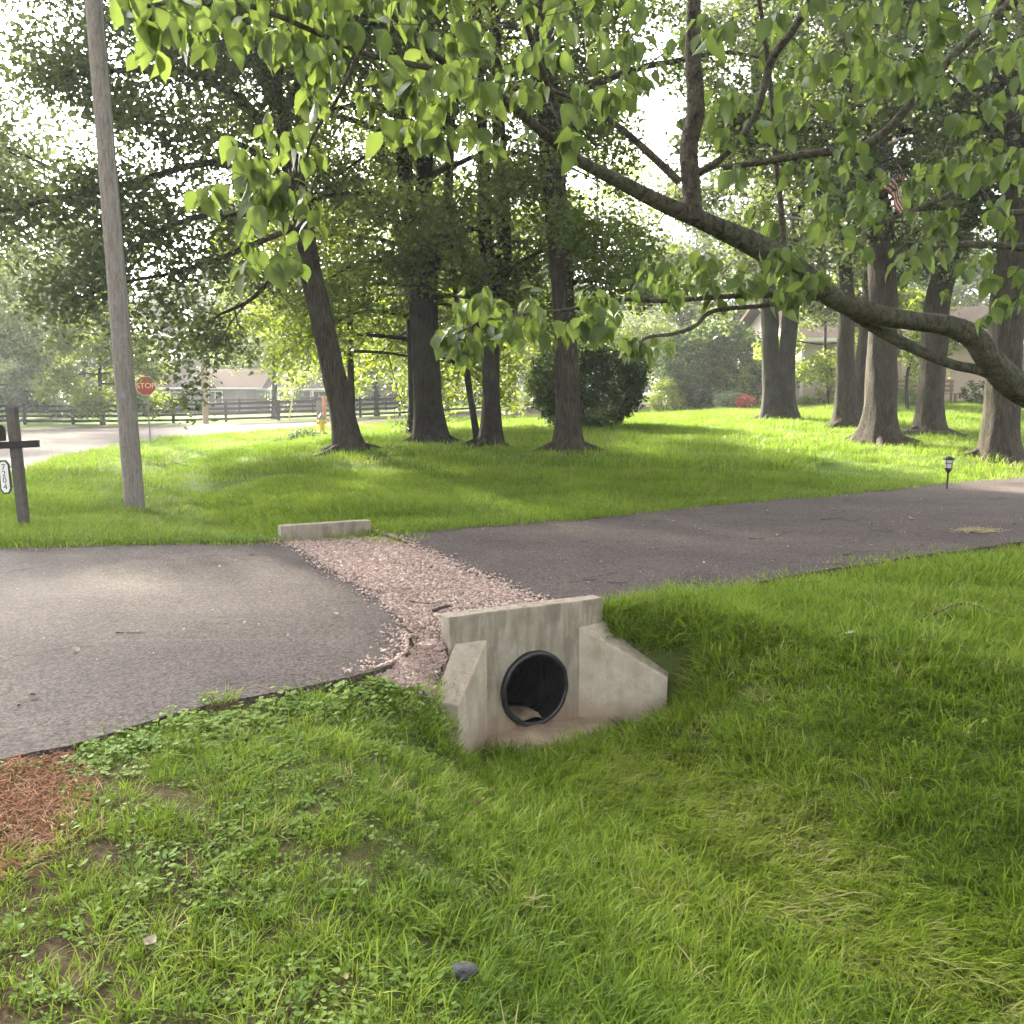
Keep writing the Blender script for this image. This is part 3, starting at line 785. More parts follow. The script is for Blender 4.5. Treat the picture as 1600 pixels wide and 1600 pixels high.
# ------------------------------------------------------------------ grass, weeds, clover (stuff)
def grass_mat(name, stops, trans, tf=0.35):
    m, nt, bs, out = mat_new(name)
    a = nd(nt, 'ShaderNodeAttribute', attribute_type='INSTANCER', attribute_name='tint')
    b = nd(nt, 'ShaderNodeAttribute', attribute_type='GEOMETRY', attribute_name='tint')
    ad = nd(nt, 'ShaderNodeMath', operation='ADD'); nt.links.new(a.outputs['Fac'], ad.inputs[0]); nt.links.new(b.outputs['Fac'], ad.inputs[1])
    c = ramp(nt, ad.outputs[0], stops)
    nt.links.new(c, bs.inputs['Base Color']); bs.inputs['Roughness'].default_value = 0.6; bs.inputs['Specular IOR Level'].default_value = 0.18
    tr = nd(nt, 'ShaderNodeBsdfTranslucent')
    nt.links.new(mixc(nt, 0.5, c, trans), tr.inputs[0])
    mx = nd(nt, 'ShaderNodeMixShader'); mx.inputs[0].default_value = tf
    nt.links.new(bs.outputs[0], mx.inputs[1]); nt.links.new(tr.outputs[0], mx.inputs[2]); nt.links.new(mx.outputs[0], out.inputs[0])
    return m
GSTOPS = [(0.0, (0.045, 0.088, 0.007)), (0.35, (0.136, 0.220, 0.013)), (0.65, (0.222, 0.303, 0.021)), (0.85, (0.29, 0.34, 0.06)), (1.0, (0.34, 0.29, 0.14))]
M_GRASS = grass_mat('grass_blade', GSTOPS, (0.22, 0.34, 0.04))
def tuft(seed, nb, rad, lmin, lmax, wd, lean, segs=3, comb=None):
    rr = np.random.default_rng(seed)
    t = np.linspace(0, 1, segs + 1)
    V, Fq, A = [], [], []
    o = 0
    for k in range(nb):
        r_ = rad * math.sqrt(rr.random()); ph = rr.random() * 6.283
        bx, by = r_ * math.cos(ph), r_ * math.sin(ph)
        az = ph + rr.normal(0, 0.9) if comb is None else comb + rr.normal(0, 0.45)
        L = lmin + (lmax - lmin) * rr.random() ** 1.4
        ln = abs(rr.normal(lean, lean * 0.45))
        w = wd * (0.7 + 0.6 * rr.random())
        hor = L * (math.sin(ln) * t * 0.45 + 0.75 * math.sin(ln) * t ** 2); ver = L * (t * math.cos(ln * 0.5) - 0.42 * math.sin(ln) * t ** 2.2)
        cx, cy = bx + hor * math.cos(az), by + hor * math.sin(az)
        tw = az + math.pi / 2 + rr.normal(0, 0.5)
        ww = w * np.array([0.8, 1.0, 0.75, 0.0][:segs + 1] if segs == 3 else ([0.9, 0.8, 0.0] if segs == 2 else [1, 0]))
        dx, dy = math.cos(tw), math.sin(tw)
        L_ = np.stack([cx - ww * dx, cy - ww * dy, ver], 1); R_ = np.stack([cx + ww * dx, cy + ww * dy, ver], 1)
        vv = np.empty((2 * segs + 1, 3)); vv[0:2 * segs:2] = L_[:segs]; vv[1:2 * segs:2] = R_[:segs]; vv[-1] = L_[-1]
        V.append(vv); A.append(np.full(len(vv), rr.normal(0, 0.17)))
        for s_ in range(segs - 1): Fq += [(o + 2 * s_, o + 2 * s_ + 1, o + 2 * s_ + 3), (o + 2 * s_, o + 2 * s_ + 3, o + 2 * s_ + 2)]
        Fq.append((o + 2 * segs - 2, o + 2 * segs - 1, o + 2 * segs)); o += 2 * segs + 1
    return mesh_np('tuft', np.concatenate(V), np.array(Fq), M_GRASS, True, {'tint': ('POINT', np.concatenate(A))})
def view_pts(n, y0, y1, pad=0.6):
    """random ground points in the wedge that the camera sees and a margin, even per area"""
    y = np.sqrt(y0 * y0 + R.random(n) * (y1 * y1 - y0 * y0)); x = (R.random(n) * 2 - 1) * (y * 0.60 + pad)
    return x, y
HWX = lambda x, y: (np.stack([x - PIPE[0], y - PIPE[1]], -1) @ A_DIR, np.stack([x - PIPE[0], y - PIPE[1]], -1) @ B_DIR)
def no_grass(x, y):
    a, b = HWX(x, y)
    wall = (np.abs(a + 0.03) < 0.60) & (b > -0.16) & (b < 0.03)
    wings = (b > -0.04) & (b < 0.44) & (np.abs(a + 0.005) < 0.36 + b * 1.12 + 0.17) & (np.abs(a + 0.005) > 0.30 + b * 1.05)
    mouth = ((a - 0.10) / 0.52) ** 2 + ((b - 0.04) / 0.36) ** 2 < 1
    mouth |= (b > -0.02) & (b < 0.34) & (np.abs(a) < 0.34 + b * 0.6) & (b < 0.2)
    wings |= (a < -0.48) & (a > -0.98) & (b > 0.12) & (b < 0.50)
    ig = inside(SPILL, x, y) | inside(GRAVEL, x, y) & (poly_dist(GRAVEL, x, y, True)[0] > 0.03)
    strip = (poly_dist(GRAVEL, x, y, True)[0] < 0.10) & (y > 5.3) & (y < 9.3) & (a < 0.62)
    return wall | wings | mouth | ig | strip | paved(x, y)
MULCH = [(-2.6, 3.95), (-2.05, 3.92), (-1.80, 3.72), (-1.72, 3.45), (-1.60, 3.2), (-1.52, 3.02), (-1.60, 2.80), (-1.9, 2.55), (-2.6, 2.3)]
def density(x, y):
    """1 = full turf; thin on the left foreground, none on mulch"""
    d = np.ones_like(x)
    thin = smooth(0.3, -1.3, x + 0.25 * (fbm(x * 2, y * 2) - 0.5) * 3) * smooth(5.5, 3.0, y)
    d -= 0.26 * thin * (0.55 + 0.9 * fbm(x * 2.6 + 9, y * 2.6))
    d = np.where(inside(MULCH, x, y), 0.06, d)
    return np.clip(d, 0.03, 1)
# near turf
near_src = [tuft(100 + k, 62, 0.09, 0.028, 0.08, 0.0023, 0.8) for k in range(5)] + [tuft(200 + k, 48, 0.08, 0.055, 0.145, 0.0025, 0.85) for k in range(5)] + \
           [tuft(300 + k, 66, 0.10, 0.055, 0.115, 0.0022, 0.98, comb=0.0) for k in range(4)]
def turf(n, y0, y1, pad, srcs_pick, scale):
    x, y = view_pts(n, y0, y1, pad)
    k = (R.random(n) < density(x, y)) & ~no_grass(x, y)
    x, y = x[k], y[k]
    ds, ss, al = poly_dist(SWALE, x, y)
    n = len(x)
    long_ = fbm(x * 1.1 + 5, y * 1.1) + 0.22 * smooth(-0.6, 0.8, x) - 0.15 * smooth(0.2, -1.5, x)
    combed = (ds < 0.30 + 0.28 * fbm(x * 2, y * 2)) & (al > 0.7)
    pick = np.where(combed, 10 + R.integers(0, 4, n), np.where(long_ + 0.22 * R.standard_normal(n) > 0.62, 5 + R.integers(0, 5, n), R.integers(0, 5, n)))
    s = scale * (0.75 + 0.5 * R.random(n)) * (0.75 + 0.5 * fbm(x * 1.7, y * 1.7 + 8)) * (1 - 0.25 * smooth(0.3, -0.8, x))
    rz = np.where(combed, math.radians(-58) + 0.35 * R.standard_normal(n), R.random(n) * 6.283)
    t = 0.38 + 0.34 * (fbm(x * 0.8 + 3, y * 0.8) - 0.5) + 0.5 * (fbm(x * 3.1, y * 3.1 + 4) - 0.5) + 0.09 * R.standard_normal(n) + 0.19 * combed
    t = np.where(R.random(n) < 0.03, 0.95, t)
    z = H(x, y)
    rot = np.stack([0.15 * R.standard_normal(n), 0.15 * R.standard_normal(n), rz], 1)
    return np.stack([x, y, z - 0.004], 1), rot, np.repeat(s[:, None], 3, 1), pick, np.clip(t, 0, 1)
P, Ro, Sc, Pk, Ti = turf(9800, 1.7, 6.9, 0.9, None, 1.0)
# long clumps hanging over the bank beside the right wing, and along the foot of the walls
ca = R.uniform(0.52, 1.3, 1000); cb = R.uniform(-0.12, 0.75, 1000); k = (ca > 0.57 + 1.1 * np.clip(cb, 0, 0.45)) | (cb > 0.5)
ca, cb = ca[k], cb[k]; bx_ = PIPE[0] + ca * A_DIR[0] + cb * B_DIR[0]; by_ = PIPE[1] + ca * A_DIR[1] + cb * B_DIR[1]; k = ~paved(bx_, by_); bx_, by_ = bx_[k], by_[k]; n = len(bx_)
P = np.concatenate([P, np.stack([bx_, by_, H(bx_, by_) - 0.01], 1)]); Ro = np.concatenate([Ro, np.stack([0.3 * R.standard_normal(n), 0.3 * R.standard_normal(n), R.random(n) * 6.28], 1)])
Sc = np.concatenate([Sc, np.repeat((0.85 + 0.6 * R.random(n))[:, None], 3, 1)]); Pk = np.concatenate([Pk, R.integers(5, 10, n)]); Ti = np.concatenate([Ti, np.clip(0.4 + 0.2 * R.standard_normal(n), 0, 1)])
scatter('lawn_grass', 'lush grass of the near lawn around the swale', 'grass', P, Ro, Sc, Pk, Ti, near_src)
# beyond the driveway, coarser patches of many blades
far_src = [tuft(400 + k, 150, 0.38, 0.05, 0.12, 0.0042, 0.7, 2) for k in range(6)]
def patches(n, y0, y1, pad, s0):
    x, y = view_pts(n, y0, y1, pad); k = ~no_grass(x, y)
    for tx, ty, _z in CTRL[:10]: k &= np.hypot(x - tx, y - ty) > 0.45 + 0.35 * R.random(n)
    x, y = x[k], y[k]; n = len(x)
    t = 0.42 + 0.40 * (fbm(x * 0.35 + 3, y * 0.35) - 0.5) + 0.30 * (fbm(x * 1.5, y * 1.5 + 4) - 0.5) + 0.09 * R.standard_normal(n)
    t = np.where(R.random(n) < 0.05, 0.93, t)
    s = s0 * (0.7 + 0.6 * R.random(n)) * (0.7 + 0.6 * fbm(x * 0.9, y * 0.9))
    return np.stack([x, y, H(x, y) - 0.01], 1), np.stack([0 * x, 0 * x, R.random(n) * 6.283], 1), np.stack([0.5 + s * 0.5, 0.5 + s * 0.5, s], 1), R.integers(0, 6, n), np.clip(t, 0, 1)
A1 = patches(6500, 6.6, 16, 1.5, 1.0); A2 = patches(6000, 16, 42, 2, 1.6)
J = [np.concatenate([a, b]) for a, b in zip(A1, A2)]
scatter('lawn_grass', 'mown grass of the far lawn beneath the trees', 'grass', *J, far_src)

# broad-leaved weeds along the apron edge and through the thin turf on the left
M_WEED = grass_mat('weed_leaf', [(0.0, (0.070, 0.130, 0.022)), (0.5, (0.140, 0.225, 0.038)), (0.85, (0.21, 0.29, 0.06)), (1.0, (0.32, 0.34, 0.12))], (0.25, 0.36, 0.06), 0.3)
def rosette(seed, nl, L, W, stem, tri=False):
    rr = np.random.default_rng(seed); a = Acc()
    prof_t = np.array([0, 0.3, 0.6, 0.85, 1.0]); prof_w = np.array([0.12, 0.85, 1.0, 0.6, 0.0])
    for k in range(nl):
        az = rr.random() * 6.283; h = stem * (0.4 + 0.6 * rr.random()); rad = 0.02 + 0.6 * stem * rr.random()
        base = np.array((math.cos(az) * rad, math.sin(az) * rad, h))
        n3 = 3 if tri else 1
        for q in range(n3):
            aq = az + (q - 1) * 2.1 if tri else az + rr.normal(0, 0.5)
            l = L * (0.7 + 0.6 * rr.random()); w = W * (0.7 + 0.6 * rr.random()); dr = rr.normal(0.12, 0.25)
            d = np.array((math.cos(aq), math.sin(aq), 0)); sd = np.array((-d[1], d[0], 0)); up = rr.normal(0, 0.2)
            mid = base + np.outer(prof_t * l, d) + np.stack([0 * prof_t, 0 * prof_t, -dr * l * prof_t ** 2 + 0.25 * l * prof_t], 1)
            Lf = mid + np.outer(prof_w * w, sd + np.array((0, 0, up + 0.25))); Rt = mid - np.outer(prof_w * w, sd + np.array((0, 0, up - 0.25)))
            V = np.concatenate([mid, Lf, Rt]); f = []
            for i in range(4): f += [(i, i + 1, 6 + i, 5 + i), (i + 1, i, 10 + i, 11 + i)]
            a.add(V, np.array(f), np.full(15, rr.normal(0, 0.1)))
    return a.mesh('weed', M_WEED, True)
wsrc = [rosette(500 + k, 7, 0.030, 0.010, 0.05) for k in range(3)] + [rosette(510 + k, 9, 0.012, 0.007, 0.045, True) for k in range(3)] + [rosette(520 + k, 6, 0.034, 0.010, 0.06) for k in range(2)]
n = 28000
x, y = view_pts(n, 1.8, 6.6, 0.6)
dn = poly_dist(NEAR_EDGE, x, y)[0]
pr = 0.95 * np.exp(-(dn / (0.12 + 0.45 * fbm(x * 2.1, y * 2.1))) ** 2) * smooth(0.2, -0.5, x) * smooth(0.30, 0.55, fbm(x * 3.3 + 11, y * 3.3)) + 0.62 * smooth(0.45, -0.9, x) * smooth(0.30, 0.62, fbm(x * 1.8 + 2, y * 1.8)) + 0.06 + 0.10 * np.exp(-(np.hypot(x - 0.75, y - 4.9) / 0.3) ** 2)
pr *= np.where(inside(MULCH, x, y), 0.05, 1) * np.where((x > -0.66) & (y > 4.85), 0.05, 1)
k = (R.random(n) < pr) & ~no_grass(x, y)
x, y = x[k], y[k]; n = len(x)
dn = poly_dist(NEAR_EDGE, x, y)[0]
sw = (0.38 + 0.5 * R.random(n)) * (1 + 1.3 * np.exp(-(dn / 0.3) ** 2) * R.random(n) ** 2)
pk = np.where(fbm(x * 2.2 + 70, y * 2.2) > 0.5, R.integers(3, 6, n), np.where(R.random(n) < 0.75, R.integers(0, 3, n), R.integers(6, 8, n)))
scatter('lawn_weeds', 'leafy clover and creeping weeds along the driveway edge', 'weeds', np.stack([x, y, H(x, y) - 0.005], 1), np.stack([0.12 * R.standard_normal(n), 0.12 * R.standard_normal(n), R.random(n) * 6.28], 1),
        np.repeat(sw[:, None], 3, 1), pk, np.clip(0.55 + 0.6 * (fbm(x * 1.5, y * 1.5) - 0.5) + 0.16 * R.standard_normal(n), 0, 1), wsrc)
# weeds on the far verge by the mailbox
n = 1500
x = -6.6 + 5.0 * R.random(n); y = 9.0 + 0.9 * R.random(n) ** 1.5
k = ~no_grass(x, y) & (poly_dist(FAR_EDGE, x, y)[0] < 0.7 * fbm(x * 1.3, y * 1.3)); x, y = x[k], y[k]; n = len(x)
scatter('verge_weeds', 'low leafy weeds on the verge below the mailbox', 'weeds', np.stack([x, y, H(x, y)], 1), np.stack([0 * x, 0 * x, R.random(n) * 6.28], 1), np.repeat((0.45 + 0.5 * R.random(n))[:, None], 3, 1), R.integers(0, 8, n), np.clip(0.4 + 0.2 * R.standard_normal(n), 0, 1), wsrc)

# shredded red-brown mulch
M_MULCH = inst_color_mat('shredded_mulch', [(0.0, (0.15, 0.070, 0.04)), (0.5, (0.31, 0.165, 0.095)), (1.0, (0.44, 0.30, 0.20))], 0.9, 0.15)
def shred(k):
    rr = np.random.default_rng(900 + k); a = Acc()
    for j in range(5):
        p = rr.normal(0, 0.012, 3) * np.array((1, 1, 0.35)); d = rr.normal(0, 1, 3) * np.array((1, 1, 0.25)); d /= np.linalg.norm(d)
        L = 0.02 + 0.05 * rr.random()
        V, Fq = tube_np(np.array([p - d * L / 2, p + rr.normal(0, 0.003, 3), p + d * L / 2]), [0.0008, 0.0018, 0.0006], 4); a.add(V, Fq)
    return a.mesh('shred', M_MULCH)
n = 9000
x = -2.7 + 1.4 * R.random(n); y = 2.1 + 2.1 * R.random(n)
dm = poly_dist(MULCH, x, y, True)[0]; k = (inside(MULCH, x, y) | (dm < 0.12 * R.random(n) ** 2)) & (fbm(x * 4, y * 4) > 0.28) & ~paved(x, y)
x, y = x[k], y[k]; n = len(x); dm = poly_dist(MULCH, x, y, True)[0]
scatter('mulch', 'reddish brown shredded mulch heap at the left edge', 'mulch', np.stack([x, y, H(x, y) + R.random(n) * (0.015 + 0.05 * smooth(0, 0.4, dm))], 1), np.stack([0.3 * R.standard_normal(n), 0.3 * R.standard_normal(n), R.random(n) * 6.28], 1),
        np.repeat((0.8 + 0.5 * R.random(n))[:, None], 3, 1), R.integers(0, 5, n), np.clip(0.5 + 0.22 * R.standard_normal(n), 0, 1), [shred(k) for k in range(5)])
# ------------------------------------------------------------------ trees
def leaf_cloud(C, per, rad, size, flat=0.6, droop=0.25, seed=0, tint0=0.5, tvar=0.18, aspect=0.62):
    """many folded leaf blades round cluster centres C -> V, quads, tint per vertex"""
    rr = np.random.default_rng(seed)
    C = np.asarray(C); n = len(C) * per
    c = np.repeat(C, per, 0)
    off = rr.standard_normal((n, 3)); off /= np.linalg.norm(off, axis=1)[:, None]
    off *= (rr.random((n, 1)) ** 0.45) * rad; off[:, 2] *= flat
    p = c + off
    az = rr.random(n) * 6.283; dz = rr.normal(-droop, 0.35, n)
    d = np.stack([np.cos(az), np.sin(az), dz], 1); d /= np.linalg.norm(d, axis=1)[:, None]
    up = np.stack([rr.normal(0, 0.95, n), rr.normal(0, 0.95, n), np.ones(n)], 1)
    s = np.cross(d, up); s /= np.linalg.norm(s, axis=1)[:, None] + 1e-9
    nn = np.cross(s, d)
    L = size * (0.65 + 0.7 * rr.random(n)); W = L * aspect * 0.5 * (0.8 + 0.4 * rr.random(n))
    base = p - d * (L / 2)[:, None]; tip = p + d * (L / 2)[:, None] - nn * (0.10 * L)[:, None]
    mid = p - d * (0.04 * L)[:, None] + nn * (0.16 * L)[:, None]
    l = mid + s * W[:, None]; r = mid - s * W[:, None]
    V = np.stack([base, r, tip, l], 1).reshape(-1, 3)
    Fq = np.arange(4 * n).reshape(-1, 4)
    ct = np.repeat(rr.normal(tint0, tvar, len(C)), per) + rr.normal(0, 0.13, n)
    return V, Fq, np.repeat(np.clip(ct, 0, 1), 4)
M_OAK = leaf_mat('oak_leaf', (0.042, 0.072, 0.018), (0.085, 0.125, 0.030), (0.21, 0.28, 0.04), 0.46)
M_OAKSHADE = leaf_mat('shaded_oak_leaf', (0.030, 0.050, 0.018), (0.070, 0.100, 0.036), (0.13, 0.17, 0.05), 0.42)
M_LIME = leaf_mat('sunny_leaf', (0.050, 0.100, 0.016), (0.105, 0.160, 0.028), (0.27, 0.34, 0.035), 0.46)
M_FARLEAF = leaf_mat('far_leaf', (0.035, 0.066, 0.020), (0.070, 0.110, 0.034), (0.10, 0.15, 0.03), 0.28)
M_PALELEAF = leaf_mat('pale_leaf', (0.075, 0.110, 0.055), (0.120, 0.160, 0.080), (0.13, 0.18, 0.06), 0.3)
M_DARKLEAF = leaf_mat('evergreen_leaf', (0.014, 0.030, 0.010), (0.048, 0.084, 0.024), (0.11, 0.17, 0.03), 0.30, 0.10)
M_BARK = bark_mat('oak_bark', (0.010, 0.008, 0.006), (0.042, 0.035, 0.026), 9)
M_BARK2 = bark_mat('furrowed_bark', (0.013, 0.010, 0.007), (0.066, 0.053, 0.038), 8, 0.2)
M_TWIG = bark_mat('twig_bark', (0.030, 0.026, 0.020), (0.10, 0.085, 0.065), 14, 0.1, 0.4)

def grow_limb(rr, p0, az, L, rise, droop, n=9, wob=0.12):
    t = np.linspace(0, 1, n)
    h = L * t; z = L * (rise * t - droop * t ** 2)
    w1 = np.cumsum(rr.normal(0, wob * L / n, n)); w2 = np.cumsum(rr.normal(0, wob * L / n * 0.7, n)); w1 -= w1[0]; w2 -= w2[0]
    return p0 + np.stack([h * math.cos(az) - w1 * math.sin(az), h * math.sin(az) + w1 * math.cos(az), z + w2], 1)
def sub_branches(rr, limb, nsub, Lsub, tw, cl, depth=0):
    """secondary and tertiary branches; adds thin tubes to tw and leaf cluster centres to cl"""
    n = len(limb)
    for k in range(nsub):
        t = 0.22 + 0.78 * (k + rr.random()) / nsub
        i = min(n - 2, int(t * (n - 1))); p = limb[i] + (limb[i + 1] - limb[i]) * (t * (n - 1) - i)
        dr = limb[i + 1] - limb[i]; a0 = math.atan2(dr[1], dr[0])
        az = a0 + (1 if k % 2 else -1) * rr.uniform(0.35, 1.2)
        L = Lsub * rr.uniform(0.55, 1.15) * (1.15 - 0.45 * t)
        b = grow_limb(rr, p, az, L, rr.normal(0.12, 0.5), rr.uniform(0.1, 0.6), 6, 0.2)
        tw.append((b, 0.022 if depth == 0 else 0.01))
        if depth == 0: sub_branches(rr, b, 4, L * 0.5, tw, cl, 1)
        m = 3 if depth == 0 else 3
        for j in range(m):
            q = b[-1 - j] if j < len(b) else b[-1]
            cl.append(q + rr.normal(0, 0.10, 3))
    return
class Tree:
    def __init__(s, name, label, base, cat='tree', group=None, bark=None, leaf=None, seed=1, lod=0):
        s.lod = lod
        s.root = thing(name, label, cat, base, 0, group); s.base = np.array(base); s.bark = bark or M_BARK; s.leaf = leaf or M_OAK
        s.rr = np.random.default_rng(seed); s.seed = seed; s.tw, s.cl = [], []; s.stems = []
    def stem(s, pts, rad, name='trunk', flare=0.42, seg=40, n=None, ridge=0.10):
        P = catmull(pts, n or max(14, len(pts) * 6)); r = catmull(np.column_stack([rad, rad, rad]), len(P))[:, 0]
        V, Fq = tube_np(P, np.maximum(r, 0.004), seg, ridge, s.seed + len(s.stems), flare)
        obj(name, mesh_np(name, V - s.base, Fq, s.bark, True), s.root)
        s.stems.append((P, r)); return P
    def px_stem(s, L, d, name='trunk', flare=0.42, sink=0.15, top=None, **k):
        pts = [at(px, py, d if np.isscalar(d) else d[i]) for i, (px, py, r) in enumerate(L)]; rad = [pxr(r, d if np.isscalar(d) else d[i]) for i, (_, _, r) in enumerate(L)]
        if sink: pts = [pts[0] - np.array((0, 0, sink))] + pts; rad = [rad[0] * 1.05] + rad
        if top:      # carry on above the frame
            e = pts[-1] - pts[-2]; e /= np.linalg.norm(e); e = e * 0.5 + np.array((0, 0, 0.5)); e /= np.linalg.norm(e)
            h = top - pts[-1][2]; q = pts[-1].copy()
            for j in (1, 2, 3):
                q = q + e * h / 3; pts.append(q); rad.append(rad[-1] * 0.66)
        return s.stem(pts, rad, name, flare, **k)
    def roots(s, n=6):
        P, r = s.stems[0]; b = P[np.argmin(np.abs(P[:, 2] - s.base[2] - 0.05))]; r0 = r[0] * 1.35
        for k in range(n):
            az = 6.283 * k / n + s.rr.normal(0, 0.35); L = s.rr.uniform(0.45, 1.0)
            t = np.linspace(0, 1, 8); rad_ = r0 * 0.55 + L * t; w = s.rr.normal(0, 0.12) * t ** 2
            x = b[0] + rad_ * np.cos(az + w); y = b[1] + rad_ * np.sin(az + w); g = H(x, y)
            z = g + 0.14 * (1 - t) ** 2 - 0.05 * t
            rr_ = np.linspace(0.085, 0.02, 8) * (r[0] / 0.33)
            V, Fq = tube_np(np.stack([x, y, z], 1), rr_, 8, 0.2, s.seed + k)
            obj('root', mesh_np('root', V - s.base, Fq, s.bark, True), s.root)
    def limb(s, P, r0, r1, nsub=6, Lsub=1.6, name='limb'):
        P = catmull(P, (14, 8, 6)[s.lod]) if len(P) < 12 else np.asarray(P)
        V, Fq = tube_np(P, np.linspace(r0, r1, len(P)) , (9, 5, 4)[s.lod], 0.06, s.seed)
        obj(name, mesh_np(name, V - s.base, Fq, s.bark, True), s.root)
        sub_branches(s.rr, P, nsub, Lsub, s.tw, s.cl)
    def auto_limbs(s, n, z0, z1, L0, L1, rise=0.45, droop=0.35, stem=0, nsub=6, Lsub=1.7, az0=None, azr=None):
        P, r = s.stems[stem]
        for k in range(n):
            z = z0 + (z1 - z0) * (k + s.rr.random()) / n
            i = int(np.clip(np.searchsorted(P[:, 2], z), 1, len(P) - 1)); p = P[i]
            az = (k * 2.4 + s.rr.normal(0, 0.3)) if az0 is None else az0 + s.rr.uniform(-azr, azr)
            f = (k + 0.5) / n; L = L0 + (L1 - L0) * f
            q = grow_limb(s.rr, p, az, L * s.rr.uniform(0.8, 1.2), rise * s.rr.uniform(0.5, 1.5), droop * s.rr.uniform(0.5, 1.4), 10)
            s.limb(q, min(r[i] * 0.55, 0.025 + L * 0.013), 0.014, nsub, Lsub)
    def finish(s, per=16, rad=0.38, size=0.125, tint=0.5, tvar=0.16, keep=1.0, flat=0.95, droop=0.45, thin=None):
        a = Acc()
        for b, r0 in s.tw:
            if s.lod == 2 or (s.lod == 1 and r0 < 0.015): continue
            if s.lod or r0 < 0.015: b = b[[0, 3, 5]]
            V, Fq = tube_np(b, np.linspace(r0, 0.004, len(b)), 3); a.add(V - s.base, Fq)
        if a.n: tag(obj('twigs', a.mesh('twigs', M_TWIG), s.root), kind='stuff')
        C = np.array(s.cl)
        if keep < 1: C = C[s.rr.random(len(C)) < keep]
        if thin is not None: C = C[~thin(C)]
        V, Fq, T = leaf_cloud(C, per, rad, size, flat, droop, s.seed, tint, tvar)
        o = obj('crown', mesh_np('crown', V - s.base, Fq, s.leaf, False, {'tint': ('POINT', T)}), s.root)
        tag(o, kind='stuff')
        s.nleaf = len(Fq); return s
def gb(px, py, d): return tuple(at(px, py, d))
LEAVES = 0
def gaps(C):
    """openings in the canopy where the sky shows in the photograph"""
    x, y, z = C[:, 0], C[:, 1], C[:, 2] - EYE
    yc = y * CT - z * ST; zc = y * ST + z * CT
    px = 800 + F_PX * x / yc; py = 800 - F_PX * zc / yc
    m = np.zeros(len(C), bool)
    for cx, cy_, rx, ry in [(60, 170, 75, 32), (265, 138, 62, 22), (130, 212, 34, 30), (1015, 268, 36, 52), (1055, 350, 30, 16), (1055, 185, 30, 28), (515, 160, 42, 28), (650, 205, 16, 30), (180, 90, 22, 50), (340, 150, 30, 18), (60, 268, 45, 18), (215, 220, 22, 16), (330, 330, 30, 14), (290, 270, 30, 14), (1392, 262, 60, 72)]:
        m |= ((px - cx) / rx) ** 2 + ((py - cy_) / ry) ** 2 < 1
    return m

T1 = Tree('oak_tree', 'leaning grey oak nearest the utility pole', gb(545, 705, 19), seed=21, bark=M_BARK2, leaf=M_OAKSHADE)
T1.px_stem([(545, 705, 24), (533, 640, 19), (518, 570, 18), (503, 500, 17), (487, 430, 16), (478, 380, 15), (468, 310, 13.5), (452, 240, 12), (435, 170, 10), (410, 90, 9), (385, 10, 8)], 19, top=13.5)
def pxlimb(T, L, d0, d1, r0, r1, nsub=7, Lsub=1.5):
    n = len(L); T.limb([at(px, py, d0 + (d1 - d0) * i / (n - 1)) for i, (px, py) in enumerate(L)], pxr(r0, d0), pxr(r1, d1), nsub, Lsub)
pxlimb(T1, [(462, 285), (410, 195), (360, 145), (300, 115), (240, 108), (160, 112), (70, 125)], 19, 17, 9, 2.5, 11, 1.9)
pxlimb(T1, [(472, 330), (420, 255), (350, 215), (270, 195), (200, 190)], 19, 20, 7, 2, 9, 1.7)
pxlimb(T1, [(478, 372), (420, 340), (330, 335), (250, 360), (190, 400)], 19, 18, 6, 2, 9, 1.6)
pxlimb(T1, [(482, 395), (440, 420), (390, 470), (330, 500), (290, 560)], 19, 20.5, 5, 1.5, 9, 1.3)
pxlimb(T1, [(455, 245), (420, 150), (390, 90), (340, 30), (280, -30)], 19, 18, 8, 2.5, 8, 1.8)
pxlimb(T1, [(440, 190), (470, 120), (510, 60), (540, -10)], 19, 17.5, 7, 2.5, 8, 1.6)
pxlimb(T1, [(470, 320), (350, 255), (240, 275), (150, 300), (40, 320), (-60, 350)], 19, 16.5, 6.5, 2, 10, 1.6)
pxlimb(T1, [(475, 350), (400, 380), (300, 420), (200, 440), (110, 470)], 19, 17.5, 5, 1.6, 9, 1.4)
T1.auto_limbs(16, 6.0, 14, 6.5, 3.5, az0=3.4, azr=2.4, nsub=8, Lsub=2.0)  # dense upper limbs, mostly out of view, added to block sun from the foreground
T1.finish(22, 0.55, 0.130, 0.42, thin=gaps)

T2 = Tree('oak_tree', 'massive dark oak forking into three stems, thickest of the middle group', gb(675, 692, 21), seed=32)
T2.px_stem([(673, 692, 28), (669, 630, 22.5), (665, 550, 21), (662, 460, 21), (660, 415, 23), (662, 385, 18), (663, 300, 13), (665, 180, 11), (668, 60, 9)], 21, top=15)
T2.px_stem([(655, 425, 15), (645, 380, 13), (636, 310, 12), (630, 220, 11), (622, 110, 10), (612, 0, 8)], 21, flare=0, sink=0)
T2.px_stem([(672, 430, 12), (690, 380, 8), (700, 300, 7), (704, 200, 6), (706, 90, 5)], 21, flare=0, sink=0)
T2.auto_limbs(9, 3.6, 8, 2.6, 4.4, 0.35, 0.45, nsub=6, Lsub=1.3); T2.auto_limbs(9, 6, 14, 4.5, 3.0, stem=1); T2.auto_limbs(8, 7, 15, 4.5, 3, stem=0)
T2.finish(20, 0.52, 0.115, 0.5, thin=gaps)

